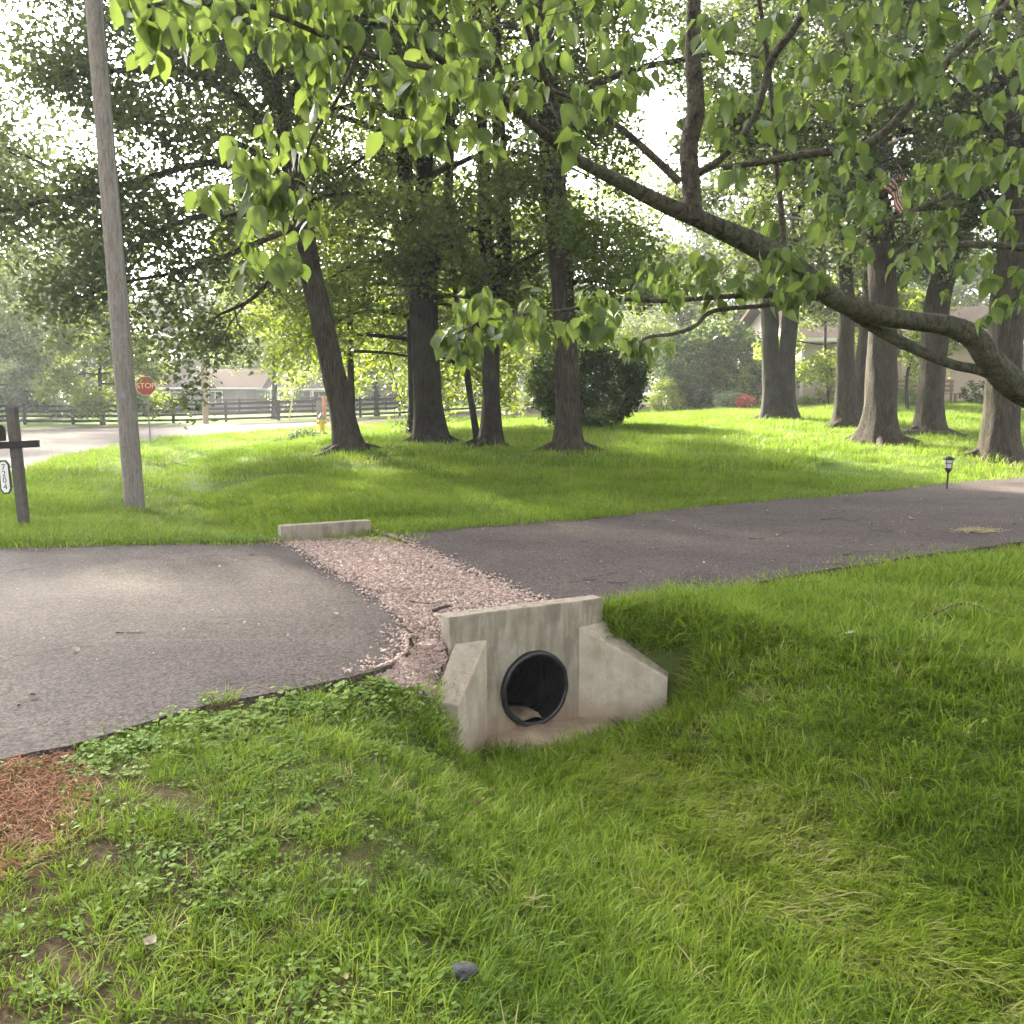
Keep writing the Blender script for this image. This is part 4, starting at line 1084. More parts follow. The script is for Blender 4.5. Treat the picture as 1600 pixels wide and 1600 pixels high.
T3 = Tree('oak_tree', 'straight twin-stemmed oak right of the thin leaning sapling', gb(768, 697, 20), seed=43)
T3.px_stem([(768, 697, 20), (768, 640, 14.5), (767, 560, 13.5), (771, 490, 15), (774, 450, 17), (762, 400, 11), (757, 340, 10), (755, 240, 9), (748, 110, 8), (744, 0, 7)], 20, top=14)
T3.px_stem([(778, 460, 13), (787, 400, 11.5), (785, 320, 11), (780, 220, 10), (776, 100, 8.5), (774, -20, 7)], 20, flare=0, sink=0)
T3.auto_limbs(8, 4.2, 9, 2.2, 4, 0.3, 0.5, Lsub=1.2); T3.auto_limbs(9, 8, 14, 4.5, 3)
T3.finish(25, 0.52, 0.105, 0.5, thin=gaps)

T4 = Tree('oak_tree', 'tall grey-barked oak in front of the dark round shrub', gb(888, 706, 18.5), seed=54, bark=M_BARK2)
T4.px_stem([(888, 706, 26), (888, 655, 19.5), (886, 600, 18.5), (883, 520, 17), (878, 430, 17), (872, 350, 18), (862, 250, 17.5), (856, 150, 16), (851, 50, 14.5), (848, -60, 13)], 18.5, top=15)
T4.auto_limbs(4, 3.6, 5.0, 1.4, 2.2, 0.2, 0.5, nsub=4, Lsub=0.8); T4.auto_limbs(8, 6.5, 14, 5, 3.4)
T4.finish(25, 0.52, 0.105, 0.5, thin=gaps)

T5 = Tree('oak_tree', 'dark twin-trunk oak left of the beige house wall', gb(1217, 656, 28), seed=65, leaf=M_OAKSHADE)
T5.px_stem([(1209, 656, 22), (1206, 615, 15), (1203, 550, 13), (1202, 490, 13), (1196, 400, 12), (1190, 300, 10.5), (1184, 180, 9), (1180, 60, 7)], 28, top=15)
T5.px_stem([(1226, 656, 22), (1227, 615, 14.5), (1230, 550, 12.5), (1235, 490, 12), (1241, 400, 11), (1248, 300, 10), (1254, 180, 8), (1258, 60, 6)], 28, top=14)
T5.auto_limbs(8, 4.5, 9.5, 3, 4.4, 0.35, 0.45); T5.auto_limbs(9, 9, 15, 5, 3, stem=1)
T5.finish(20, 0.50, 0.152, 0.5, thin=gaps)

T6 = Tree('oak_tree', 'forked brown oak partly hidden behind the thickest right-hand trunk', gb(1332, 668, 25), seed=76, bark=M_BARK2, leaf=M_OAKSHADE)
T6.px_stem([(1324, 668, 23), (1322, 610, 15.5), (1321, 550, 13), (1322, 480, 12.5), (1318, 400, 11.5), (1312, 300, 10), (1305, 180, 8)], 25, top=14)
T6.px_stem([(1346, 668, 22), (1348, 610, 15), (1352, 560, 14), (1358, 500, 13), (1366, 400, 11.5), (1374, 300, 10), (1380, 180, 8)], 25.6, top=13)
T6.auto_limbs(6, 4.5, 9, 2.6, 4, 0.35, 0.45); T6.auto_limbs(8, 8, 14, 4.6, 3, stem=1)
T6.finish(20, 0.48, 0.142, 0.5, thin=gaps)

T7 = Tree('oak_tree', 'broad mossy oak with flaring roots, behind the path light', gb(1373, 692, 21), seed=87, bark=M_BARK2, leaf=M_OAKSHADE)
T7.px_stem([(1372, 692, 32), (1375, 645, 24.5), (1377, 590, 23), (1380, 500, 20.5), (1379, 430, 20), (1374, 350, 18), (1362, 250, 16), (1352, 140, 13), (1346, 20, 11)], 21, top=14, flare=0.55)
pxlimb(T7, [(1365, 275), (1320, 215), (1280, 200), (1200, 190), (1130, 165)], 21, 19, 9, 2.5, 8, 1.5)
pxlimb(T7, [(1362, 250), (1420, 200), (1480, 190), (1560, 180), (1640, 160)], 21, 19.5, 9, 2.5, 8, 1.6)
T7.auto_limbs(7, 5, 9, 2.5, 4.2, 0.35, 0.45); T7.auto_limbs(8, 9, 14, 4.8, 3)
T7.finish(20, 0.46, 0.137, 0.45, thin=gaps)

T8 = Tree('oak_tree', 'warm brown oak with a dead log lying at its foot', gb(1453, 680, 23), seed=98, bark=M_BARK2, leaf=M_OAKSHADE)
T8.px_stem([(1452, 680, 26), (1453, 640, 20.5), (1456, 590, 19), (1460, 540, 19), (1466, 470, 18), (1485, 400, 17), (1512, 310, 15), (1535, 200, 12), (1550, 80, 9)], 23, top=14)
T8.auto_limbs(6, 4.8, 9, 2.5, 4.2, 0.35, 0.45); T8.auto_limbs(8, 9, 14, 4.6, 3)
T8.finish(20, 0.46, 0.142, 0.5, thin=gaps)

T9 = Tree('oak_tree', 'pale thick oak at the right edge beside the driveway', gb(1562, 716, 18.5), seed=109, bark=M_BARK2, leaf=M_OAKSHADE)
T9.px_stem([(1562, 716, 31), (1563, 675, 26.5), (1566, 620, 25), (1571, 540, 25), (1575, 460, 24), (1582, 380, 22), (1592, 260, 19), (1600, 120, 16), (1606, 0, 13)], 18.5, top=15)
T9.auto_limbs(6, 4.8, 8.5, 2.5, 4.5, 0.35, 0.4); T9.auto_limbs(8, 8, 14, 5, 3)
T9.finish(20, 0.46, 0.137, 0.45)

for T_ in (T1, T2, T3, T4, T5, T6, T7, T8, T9): T_.roots(5 + T_.seed % 3)
T2b = Tree('oak_tree', 'slim oak standing directly behind the massive dark oak', gb(650, 680, 25), seed=115)
T2b.px_stem([(650, 680, 14), (648, 630, 10), (646, 550, 9), (641, 470, 8), (630, 400, 7), (615, 320, 6), (600, 220, 5)], 25, top=11)
T2b.auto_limbs(8, 2.6, 6, 3, 4, 0.15, 0.42, az0=2.9, azr=1.4); T2b.auto_limbs(7, 5, 10, 3.5, 2.5)
T2b.auto_limbs(7, 2.4, 5.5, 2.6, 3.6, 0.12, 0.42, az0=1.1, azr=1.1); T2b.leaf = M_LIME; T2b.finish(14, 0.38, 0.125, 0.55)

SP = Tree('sapling', 'thin leaning sapling between two oak trunks', gb(746, 695, 20.6), seed=120)
SP.px_stem([(747, 696, 6), (740, 650, 5), (732, 600, 4.8), (724, 545, 4.5), (716, 490, 4), (710, 440, 3.6), (706, 380, 3)], 20.6, flare=0.2, sink=0.08)
SP.auto_limbs(8, 3.0, 5.2, 1.6, 1.3, 0.3, 0.3, nsub=4, Lsub=0.7)
SP.leaf = M_LIME; SP.finish(10, 0.28, 0.11, 0.5, keep=0.8)

TB = Tree('oak_tree', 'slender tree close behind the leaning grey oak', gb(549, 675, 26), seed=126)
TB.px_stem([(549, 676, 7), (549, 620, 5.5), (547, 550, 5), (546, 480, 4.5), (543, 400, 4)], 26, top=9)
TB.auto_limbs(9, 2.8, 8.5, 3.2, 2.2, 0.2, 0.4); TB.leaf = M_LIME; TB.finish(14, 0.36, 0.125, 0.55)

# trees across and along the street: low sunlit crowns
def mid_tree(label, px, d, top, h0, spread, leaf, seed, tint=0.55, r=0.2, size=0.18, per=14, n=16, keep=1.0, name='broadleaf_tree', group=None, flat=0.9, bark=None, lod=1):
    x = (px - 800) / F_PX * d; z = float(tps(np.array([x]), np.array([float(d)]))[0])
    T = Tree(name, label, (x, d, z), seed=seed, leaf=leaf, bark=bark, group=group, lod=lod); rr = T.rr
    pts = [np.array((x, d, z - 0.2)) + np.array((rr.normal(0, 0.05) * k, rr.normal(0, 0.05) * k, (top - z) * k / 5)) for k in range(6)]
    T.stem(pts, np.linspace(r, 0.04, 6), seg=(14, 12, 7)[lod], flare=0.4, n=(18, 14, 8)[lod])
    h = top - z
    T.auto_limbs(n // 2, z + h0, z + h0 + 0.35 * (h - h0), spread, spread * 1.05, 0.15, 0.40, nsub=6, Lsub=spread * 0.36)
    T.auto_limbs(n - n // 2, z + h0 + 0.35 * (h - h0), top - 0.5, spread, spread * 0.45, 0.5, 0.35, nsub=6, Lsub=spread * 0.34)
    T.finish(per + (5 if lod == 2 else 1), 0.13 * spread + 0.1, size, tint, keep=keep, flat=flat)
    return T
mid_tree('sunlit spreading tree over the street behind the massive oak', 700, 57, 13, 1.9, 5.6, M_LIME, 201, 0.6, 0.16)
mid_tree('sunlit low tree hanging over the street left of the massive oak', 590, 58, 13, 1.8, 5.6, M_LIME, 202, 0.6, 0.16)
mid_tree('yellow-green tree beside the white post across the street', 770, 61, 12, 2.2, 5.0, M_LIME, 203, 0.65, 0.15)
mid_tree('large tree reaching in over the street from the left edge', -330, 25, 17, 6.3, 8.6, M_OAKSHADE, 204, 0.38, 0.4, 0.19, 12, 40)
mid_tree('tall oak across the street behind the utility pole', -60, 53, 17, 3.6, 7.0, M_OAKSHADE, 216, 0.42, 0.3, 0.22, 13, 26)
mid_tree('leafy tree drooping before the ranch house roof', 430, 57, 13, 3.2, 5.2, M_OAK, 205, 0.5, 0.18)
mid_tree('tree spreading behind the dark round shrub', 930, 62, 18, 2.0, 6.4, M_LIME, 206, 0.5, 0.2)
mid_tree('young tree with yellowish leaves at the beige house corner', 1288, 34, 6.6, 0.9, 2.1, M_LIME, 207, 0.75, 0.07, 0.14, 12, 12)
mid_tree('small leafy tree before the tan house wall', 1415, 32, 5.4, 1.6, 1.7, M_LIME, 208, 0.6, 0.06, 0.13, 11, 10)
mid_tree('rounded tree beyond the far shrub bed', 1060, 52, 9, 1.6, 4.0, M_LIME, 209, 0.55, 0.15, 0.2)
mid_tree('broad tree rising behind the twin-trunk oak', 1150, 58, 13, 1.8, 5.5, M_FARLEAF, 210, 0.5, 0.2, 0.22)
mid_tree('tall tree behind the beige house roof', 1360, 56, 15, 3.0, 5.5, M_FARLEAF, 211, 0.5, 0.25, 0.22)
mid_tree('tall tree rising over the tan house at the right edge', 1570, 54, 15, 3.0, 5.5, M_OAKSHADE, 212, 0.5, 0.25, 0.22)
mid_tree('pale bushy tree by the paddock fence at the left edge', -10, 62, 8.2, 0.9, 4.2, M_PALELEAF, 213, 0.55, 0.15, 0.22)
mid_tree('small light green tree growing at the paddock fence behind the utility pole', 163, 51, 6.6, 0.9, 2.9, M_LIME, 214, 0.6, 0.14, 0.2, 12, 14)
mid_tree('dark tree behind the pale tree in the paddock corner', 90, 82, 13, 1.5, 5.5, M_DARKLEAF, 215, 0.5, 0.2, 0.3)
# the wood behind the paddock and the houses
rw = np.random.default_rng(77)
WOOD = []
for k in range(20):
    px = -260 + k * 108 + rw.uniform(-22, 22)
    WOOD.append((px, rw.uniform(92, 125), rw.uniform(13, 20)))
for k, (px, d, top) in enumerate(WOOD):
    mid_tree('hazy tree in the distant wood beyond the houses', px, d, top, 1.5, rw.uniform(5.5, 7.5), M_FARLEAF if k % 4 else M_PALELEAF, 300 + k, rw.uniform(0.3, 0.7), 0.25, 0.74, 2, 16, name='woodland_tree', group='trees of the distant wood', bark=M_BARK, lod=2)

# undergrowth that closes the wood below its crowns
uy = rw.uniform(94, 112, 2000); ux = rw.uniform(-95, 95, 2000); uz = tps(ux, uy) + 6.5 * rw.random(2000) ** 1.3 * (0.5 + fbm(ux * 0.15, uy * 0.1))
V, Fq, T = leaf_cloud(np.stack([ux, uy, uz], 1), 16, 1.2, 0.5, 0.8, 0.2, 77, 0.4, 0.2)
tag(obj('undergrowth', mesh_np('undergrowth', V, Fq, M_FARLEAF, False, {'tint': ('POINT', T)})), 'dark undergrowth closing the distant wood below its crowns', 'undergrowth', kind='stuff')
# ------------------------------------------------------------------ shrubs
def shrub(name, label, px, d, w, h, leaf, seed, n=900, per=12, size=0.08, tint=0.5, rad=0.16, squash=1.0, cat='shrub', zoff=0.0, stems=7):
    x = (px - 800) / F_PX * d; z = Hs(x, d) + zoff
    rr = np.random.default_rng(seed)
    t = thing(name, label, cat, (x, d, z))
    a = Acc()
    for k in range(stems):
        az = rr.random() * 6.283; L = h * 0.6
        P = grow_limb(rr, np.array((0, 0, -0.05)), az, w * 0.3, h * 0.6 / (w * 0.3) * 0.8, 0.1, 6)
        V, Fq = tube_np(P, np.linspace(0.03, 0.01, 6), 5); a.add(V, Fq)
    tag(obj('stems', a.mesh('stems', M_TWIG), t))
    u = rr.standard_normal((n, 3)); u /= np.linalg.norm(u, axis=1)[:, None]
    r = 0.62 + 0.38 * rr.random((n, 1)) ** 0.5
    lump = 0.82 + 0.36 * vnoise(np.arctan2(u[:, 1], u[:, 0]) * 1.8 + seed, u[:, 2] * 2.6 + 5)[:, None]
    C = u * r * lump * np.array((w / 2, w / 2, h * 0.52)) + np.array((0, 0, h * 0.47))
    C = C[C[:, 2] > 0.04]
    V, Fq, T = leaf_cloud(C, per, rad, size, 0.9, 0.35, seed, tint, 0.14)
    tag(obj('foliage', mesh_np('foliage', V, Fq, leaf, False, {'tint': ('POINT', T)}), t), kind='stuff')
    return t
shrub('round_shrub', 'large dark glossy rounded shrub behind the tall grey oak', 915, 26, 3.2, 2.5, M_DARKLEAF, 401, 1700, 15, 0.10)
shrub('round_shrub', 'big rounded grey-green shrub in the far bed', 1112, 40, 4.6, 3.9, M_DARKLEAF, 402, 1700, 14, 0.14, 0.8, 0.22)
shrub('garden_shrub', 'pale yellow-green bush left of the far rounded shrub', 1040, 39, 1.6, 1.5, M_LIME, 403, 300, 10, 0.10, 0.8)
shrub('garden_shrub', 'feathery light green bush right of the far rounded shrub', 1180, 38, 2.2, 2.2, M_LIME, 404, 420, 10, 0.10, 0.55)
shrub('garden_shrub', 'low grey-green bush in front of the far rounded shrub', 1140, 36.5, 1.3, 0.8, M_PALELEAF, 405, 200, 10, 0.09, 0.6)
M_RED = leaf_mat('red_leaf', (0.24, 0.03, 0.02), (0.50, 0.10, 0.07), (0.45, 0.08, 0.05), 0.35)
shrub('red_shrub', 'small red-leaved shrub in the far flower bed', 1163, 35.5, 0.75, 0.62, M_RED, 406, 90, 9, 0.07, 0.5, 0.1)
# ------------------------------------------------------------------ the dogwood that leans in from the right
M_DOG = leaf_mat('dogwood_leaf', (0.030, 0.054, 0.018), (0.078, 0.118, 0.036), (0.21, 0.29, 0.05), 0.46, 0.25)
M_DBARK = bark_mat('dogwood_bark', (0.028, 0.024, 0.020), (0.120, 0.105, 0.085), 9, 0.35, 0.9, 0.7)
dbase = np.array((3.92, 6.35, Hs(3.92, 6.35)))
DW = thing('dogwood_tree', 'dogwood with a long crooked branch reaching across from the right edge', 'tree', dbase)
drr = np.random.default_rng(909)
SK = []            # skeleton nodes: position, radius
dtw = Acc()
def dstem(pts, rad, name, seg=18, ridge=0.09, flare=0.0, n=None, joined=False):
    P = catmull(pts, n or len(pts) * 6); r = catmull(np.column_stack([rad] * 3), len(P))[:, 0]
    V, Fq = tube_np(P, np.maximum(r, 0.002), seg, ridge, len(SK) % 7, flare)
    if joined: dtw.add(V - dbase, Fq)
    else: obj(name, mesh_np(name, V - dbase, Fq, M_DBARK, True), DW)
    SK.extend([(p, q) for p, q in zip(P[::2], r[::2])])
    return P
def dpx(L, name='branch', **k):
    return dstem([at(px, py, d) for px, py, d, r in L], [pxr(r, d) for px, py, d, r in L], name, **k)
dstem([dbase - (0, 0, 0.2), dbase + (0.0, 0, 0.3), dbase + (0.05, -0.05, 0.8), dbase + (0.06, -0.12, 1.3), dbase + (0.15, -0.1, 2.0), dbase + (0.32, 0.05, 2.9), dbase + (0.3, 0.1, 3.8)], [0.17, 0.15, 0.14, 0.145, 0.11, 0.08, 0.05], 'trunk', 26, 0.12, 0.5)
# the long limb
dpx([(1680, 645, 6.1, 25), (1610, 614, 5.95, 23), (1572, 590, 5.8, 21), (1542, 556, 5.7, 18), (1520, 526, 5.65, 17), (1480, 508, 5.6, 15.5), (1420, 500, 5.5, 14), (1360, 488, 5.4, 15.5), (1300, 464, 5.3, 15),
     (1240, 418, 5.2, 17), (1185, 386, 5.1, 17.5), (1110, 350, 5.0, 14), (1040, 320, 4.9, 11.5), (970, 285, 4.75, 10), (900, 248, 4.55, 8.5), (840, 200, 4.3, 7.5), (780, 150, 4.05, 6.5), (715, 112, 3.8, 5.5), (660, 70, 3.6, 4.5), (610, 20, 3.4, 3.6)], 'branch', seg=24, ridge=0.14)
# fork under it
dpx([(1585, 606, 5.85, 9), (1535, 580, 5.75, 8), (1490, 570, 5.7, 7.5), (1440, 550, 5.65, 8), (1400, 530, 5.6, 9), (1362, 510, 5.55, 8), (1310, 476, 5.4, 7)], 'branch', seg=16)
dpx([(1083, 345, 4.95, 15), (1080, 290, 4.95, 14), (1076, 230, 4.95, 14), (1087, 170, 4.9, 13.5), (1083, 90, 4.85, 12), (1085, 0, 4.8, 10), (1092, -90, 4.75, 8), (1080, -220, 4.6, 6), (1060, -380, 4.4, 4)], 'branch', seg=16)
dpx([(1062, 285, 4.95, 6), (1020, 245, 4.95, 5.5), (975, 205, 4.9, 5), (920, 165, 4.8, 4), (860, 140, 4.7, 3)], 'branch', seg=10)
dpx([(1080, 275, 4.95, 5), (1130, 245, 4.85, 5), (1180, 180, 4.8, 5), (1205, 95, 4.7, 6), (1240, 45, 4.6, 6), (1275, -20, 4.5, 5), (1300, -120, 4.3, 4)], 'branch', seg=10)
dpx([(1224, 400, 5.2, 5), (1222, 340, 5.2, 4.5), (1212, 250, 5.15, 4), (1205, 150, 5.1, 4), (1195, 60, 5.0, 3.5), (1180, -40, 4.9, 3)], 'branch', seg=10)
dpx([(1740, -60, 4.9, 12), (1660, -40, 4.8, 9), (1580, 5, 4.75, 7), (1500, 75, 4.7, 7), (1440, 140, 4.7, 7), (1390, 200, 4.75, 7), (1340, 232, 4.8, 7), (1280, 238, 4.85, 6), (1210, 250, 4.9, 5), (1130, 262, 4.9, 4)], 'branch', seg=12)
dpx([(1720, 380, 5.6, 12), (1650, 390, 5.4, 9), (1580, 385, 5.3, 6), (1500, 382, 5.2, 5), (1440, 395, 5.1, 4), (1385, 420, 5.0, 3)], 'branch', seg=10)
dpx([(1640, 330, 5.3, 7), (1560, 330, 5.1, 5), (1520, 290, 5.0, 4), (1450, 320, 4.9, 3.5), (1370, 350, 4.8, 3)], 'branch', seg=10)
dpx([(1310, 470, 5.35, 7), (1250, 460, 5.25, 5.5), (1170, 462, 5.1, 4.5), (1110, 465, 4.95, 4), (1040, 470, 4.8, 3.6), (970, 468, 4.65, 3.2), (900, 482, 4.5, 2.8), (830, 490, 4.35, 2.4), (760, 500, 4.2, 2), (700, 528, 4.1, 1.5)], 'branch', seg=10)
dpx([(1240, 470, 5.2, 4), (1190, 478, 5.1, 3.6), (1115, 486, 5.0, 3.4), (1085, 510, 4.95, 3), (1050, 522, 4.9, 2.8), (1010, 528, 4.85, 2.4), (975, 555, 4.8, 1.6)], 'branch', seg=8)
dpx([(715, 112, 3.8, 5), (640, 100, 3.6, 4.5), (560, 80, 3.45, 4), (470, 40, 3.3, 4), (400, 12, 3.2, 4), (320, -5, 3.1, 3.5), (230, 10, 3.0, 3)], 'branch', seg=10)
dpx([(560, 85, 3.45, 3.5), (530, 150, 3.45, 3), (490, 210, 3.45, 2.6), (470, 280, 3.5, 2.2), (440, 350, 3.55, 1.6)], 'branch', seg=8)
dpx([(660, 70, 3.6, 4), (640, 0, 3.5, 3.6), (600, -90, 3.3, 3), (540, -200, 3.1, 2.4)], 'branch', seg=8)
dpx([(900, 248, 4.55, 6), (850, 120, 4.4, 5), (820, 30, 4.2, 4), (790, -60, 4.0, 3.5), (760, -200, 3.7, 3)], 'branch', seg=8)

# leaf sprays: places where the photograph shows dogwood leaves, each joined by a twig to the nearest wood
seeds = []
def spray(n, x0, x1, y0, y1, d0, d1, gap=None):
    for _ in range(n):
        for _t in range(20):
            px, py = drr.uniform(x0, x1), drr.uniform(y0, y1)
            if gap is None or not gap(px, py): break
        seeds.append(at(px, py, drr.uniform(d0, d1)))
open_sky = lambda px, py: ((px - 1015) / 75) ** 2 + ((py - 265) / 95) ** 2 < 1 or ((px - 1060) / 40) ** 2 + ((py - 190) / 60) ** 2 < 1
spray(26, 200, 470, -60, 85, 2.9, 3.6)
spray(50, 440, 760, -80, 150, 3.0, 3.9)
spray(46, 740, 1010, -80, 170, 3.6, 4.6, open_sky)
spray(15, 330, 500, 150, 290, 3.2, 3.7, lambda px, py: px < 420 and py < 220)
spray(9, 300, 500, 290, 330, 3.3, 3.7)
spray(8, 380, 490, 330, 410, 3.4, 3.7)
spray(16, 560, 760, 130, 210, 3.5, 4.0)
spray(6, 740, 900, 200, 240, 4.2, 4.5)
spray(34, 700, 960, 462, 520, 4.0, 4.6)
spray(8, 690, 760, 515, 545, 4.05, 4.3)
spray(5, 965, 1030, 530, 550, 4.75, 4.9)
spray(34, 960, 1300, 395, 470, 4.6, 5.3)
spray(50, 1090, 1600, -80, 120, 3.6, 5.2)
flag_gap = lambda px, py: open_sky(px, py) or (1330 < px < 1600 and py > 425) or (1230 < px < 1340 and py > 370) or (1335 < px < 1440 and 170 < py < 272)
spray(50, 1120, 1620, 100, 300, 3.8, 5.4, flag_gap)
spray(48, 1180, 1640, 260, 470, 4.0, 5.6, flag_gap)
spray(5, 1540, 1640, 430, 500, 4.2, 5.4)
nvis = len(seeds)
# rest of the crown, unseen outside the frame; thickened to shade the right bank
for _ in range(330):
    az, rad_ = drr.uniform(0, 6.283), 3.2 * math.sqrt(drr.random())
    seeds.append(np.array((2.3 + rad_ * math.cos(az), 4.6 + 0.8 * rad_ * math.sin(az), drr.uniform(3.35, 5.0))))
for _ in range(110): seeds.append(np.array((drr.uniform(3.4, 6.5), drr.uniform(4.5, 8.5), drr.uniform(1.9, 4.2))))
for _ in range(240):  # sprays added beyond the right edge to darken the bank below
    y_ = drr.uniform(0.5, 7.0); seeds.append(np.array((max(y_, 1.5) * 0.60 + drr.uniform(0.35, 4.2), y_, drr.uniform(2.5, 4.8))))
KP = np.array([p for p, r in SK]); KR = np.array([r for p, r in SK])
order = np.argsort([np.min(np.linalg.norm(KP - s_, axis=1)) for s_ in seeds])
sprays = []
for k in order:
    s_ = seeds[k]
    dist = np.linalg.norm(KP - s_, axis=1); j = int(np.argmin(dist)); p0 = KP[j]
    L = dist[j]
    mid = (p0 + s_) / 2 + drr.normal(0, 0.10 * L + 0.005, 3) + np.array((0, 0, 0.10 * L))
    P = catmull([p0, mid, s_], 7)
    r0 = min(KR[j] * 0.7, 0.0022 + 0.004 * L)
    V, Fq = tube_np(P, np.linspace(max(r0, 0.0016), 0.0014, 7), 5); dtw.add(V - dbase, Fq)
    KP = np.vstack([KP, P[2:]]); KR = np.concatenate([KR, np.linspace(r0, 0.0016, 5)])
    sprays.append((s_, s_ - mid, k < nvis))
tag(obj('twigs', dtw.mesh('twigs', M_DBARK, True), DW), kind='stuff')

def dog_leaf(seed):
    rr = np.random.default_rng(seed)
    t = np.array([0, 0.12, 0.32, 0.55, 0.78, 0.92, 1.0]); w = np.array([0.0, 0.42, 0.90, 1.0, 0.62, 0.22, 0.0]) * 0.31 * rr.uniform(0.9, 1.12)
    bend = rr.uniform(0.02, 0.6); fold = rr.uniform(0.05, 0.75); wav = rr.normal(0, 0.03, 7)
    y = t; z = -bend * t ** 2
    mid = np.stack([0 * t, y, z], 1)
    Lf = np.stack([-w, y - 0.02, z + fold * w + wav * (w > 0)], 1); Rt = np.stack([w, y - 0.02, z + fold * w - wav * (w > 0)], 1)
    V = np.concatenate([mid, Lf, Rt]); f = []
    for i in range(6):
        if i == 0: f += [(0, 1, 8), (0, 15, 1)]
        elif i == 5: f += [(5, 6, 12), (5, 19, 6)]
        else: f += [(i, i + 1, 8 + i), (i, 8 + i, 7 + i), (i, 15 + i, i + 1), (i, 14 + i, 15 + i)]
    return V, np.array([q for q in f])
DL = [dog_leaf(k) for k in range(14)]
inst = []
for s_, dr, vis in sprays:
    m = drr.integers(4, 9) if vis else drr.integers(5, 9)
    az0 = drr.random() * 6.283
    for q in range(m):
        az = az0 + q * 2.4 + drr.normal(0, 0.4)
        L = float(np.clip(drr.normal(0.078, 0.020), 0.035, 0.125))
        dirv = np.array((math.cos(az) * 0.75, math.sin(az) * 0.75, drr.normal(-0.95, 0.35))); dirv /= np.linalg.norm(dirv)
        up = np.array((drr.normal(0, 0.5), drr.normal(0, 0.5), 1.0)); xx = np.cross(dirv, up); xx /= np.linalg.norm(xx); zz = np.cross(xx, dirv)
        p = s_ + drr.normal(0, 0.022, 3) + np.array((0, 0, 0.01)) + 0.012 * dirv
        inst.append((p, np.stack([xx, dirv, zz], 1) * L, drr.integers(0, 14), float(np.clip(drr.normal(0.5, 0.27), 0, 1)), vis))
# those that show largest become parts of their own
def shows(p):
    z = p[2] - EYE; yc = p[1] * CT - z * ST; zc = p[1] * ST + z * CT
    px, py = 800 + F_PX * p[0] / yc, 800 - F_PX * zc / yc
    return yc, -10 < px < 1610 and -10 < py < 1610
cand = []
for i, (p, M3, v, tn_, vis) in enumerate(inst):
    yc, ok = shows(p)
    if ok: cand.append((np.linalg.norm(M3[:, 1]) / yc, i))
big = set(i for _, i in sorted(cand, reverse=True)[:300])
TB_ = [0.22, 0.45, 0.70]
LT = np.concatenate([np.full(7, 0.22), np.tile([-0.06, -0.10, 0.02, -0.08, 0.03, -0.12, -0.05], 2)])     # pale midrib, uneven blade
LM = {}
for v, (V, Fc) in enumerate(DL):
    for b, tn_ in enumerate(TB_):
        LM[v, b] = mesh_np('leaf', V, Fc, M_DOG, True, {'tint': ('POINT', np.clip(tn_ + LT, 0, 1))})
rest = Acc()
for i, (p, M3, v, tn_, vis) in enumerate(inst):
    if i in big:
        o = bpy.data.objects.new('leaf', LM[v, min(2, int(tn_ * 3))]); link(o, DW)
        o.matrix_local = Matrix.Translation(Vector(p - dbase)) @ Matrix(M3.tolist()).to_4x4()
    else:
        V, Fc = DL[v]; rest.add(V @ M3.T + (p - dbase), Fc, np.clip(tn_ + LT, 0, 1))
tag(obj('foliage', rest.mesh('foliage', M_DOG, True), DW), kind='stuff')
# ------------------------------------------------------------------ roadside and garden things
M_GREYWOOD = bark_mat('weathered_pole_wood', (0.13, 0.115, 0.10), (0.24, 0.215, 0.19), 11, 0.08, 0.35)
M_PALEWOOD = bark_mat('pale_pole_wood', (0.25, 0.19, 0.14), (0.40, 0.31, 0.24), 9, 0.0, 0.3)
M_BLACKWOOD = plain('dark_stained_wood', (0.014, 0.013, 0.013), 0.9, 0.35, 18)
M_POST = plain('grey_brown_post', (0.075, 0.066, 0.058), 0.8, 0.3, 16)
M_WHITE = plain('white_paint', (0.72, 0.72, 0.70), 0.5, 0.06, 8)
M_BLACK = plain('black_metal', (0.015, 0.015, 0.016), 0.45, 0.3, 20)
M_WIRE = plain('cable', (0.03, 0.03, 0.03), 0.6, 0.2, 20, bmp=0)
M_GALV = plain('galvanised_steel', (0.20, 0.20, 0.20), 0.5, 0.2, 30, metal=0.6)
def txt(s, size, mat, parent, loc, rot, name='letter', depth=0.002, align='CENTER'):
    c = bpy.data.curves.new(name, 'FONT'); c.body = s; c.size = size; c.extrude = depth; c.align_x = align; c.align_y = 'CENTER'
    c.materials.append(mat)
    tmp = bpy.data.objects.new('tmp', c); COL.objects.link(tmp)
    bpy.context.view_layer.update()
    me = bpy.data.meshes.new_from_object(tmp.evaluated_get(bpy.context.evaluated_depsgraph_get()))
    bpy.data.objects.remove(tmp); me.name = name
    if not me.materials: me.materials.append(mat)
    o = bpy.data.objects.new(name, me); o.location = loc; o.rotation_euler = rot
    return link(o, parent)

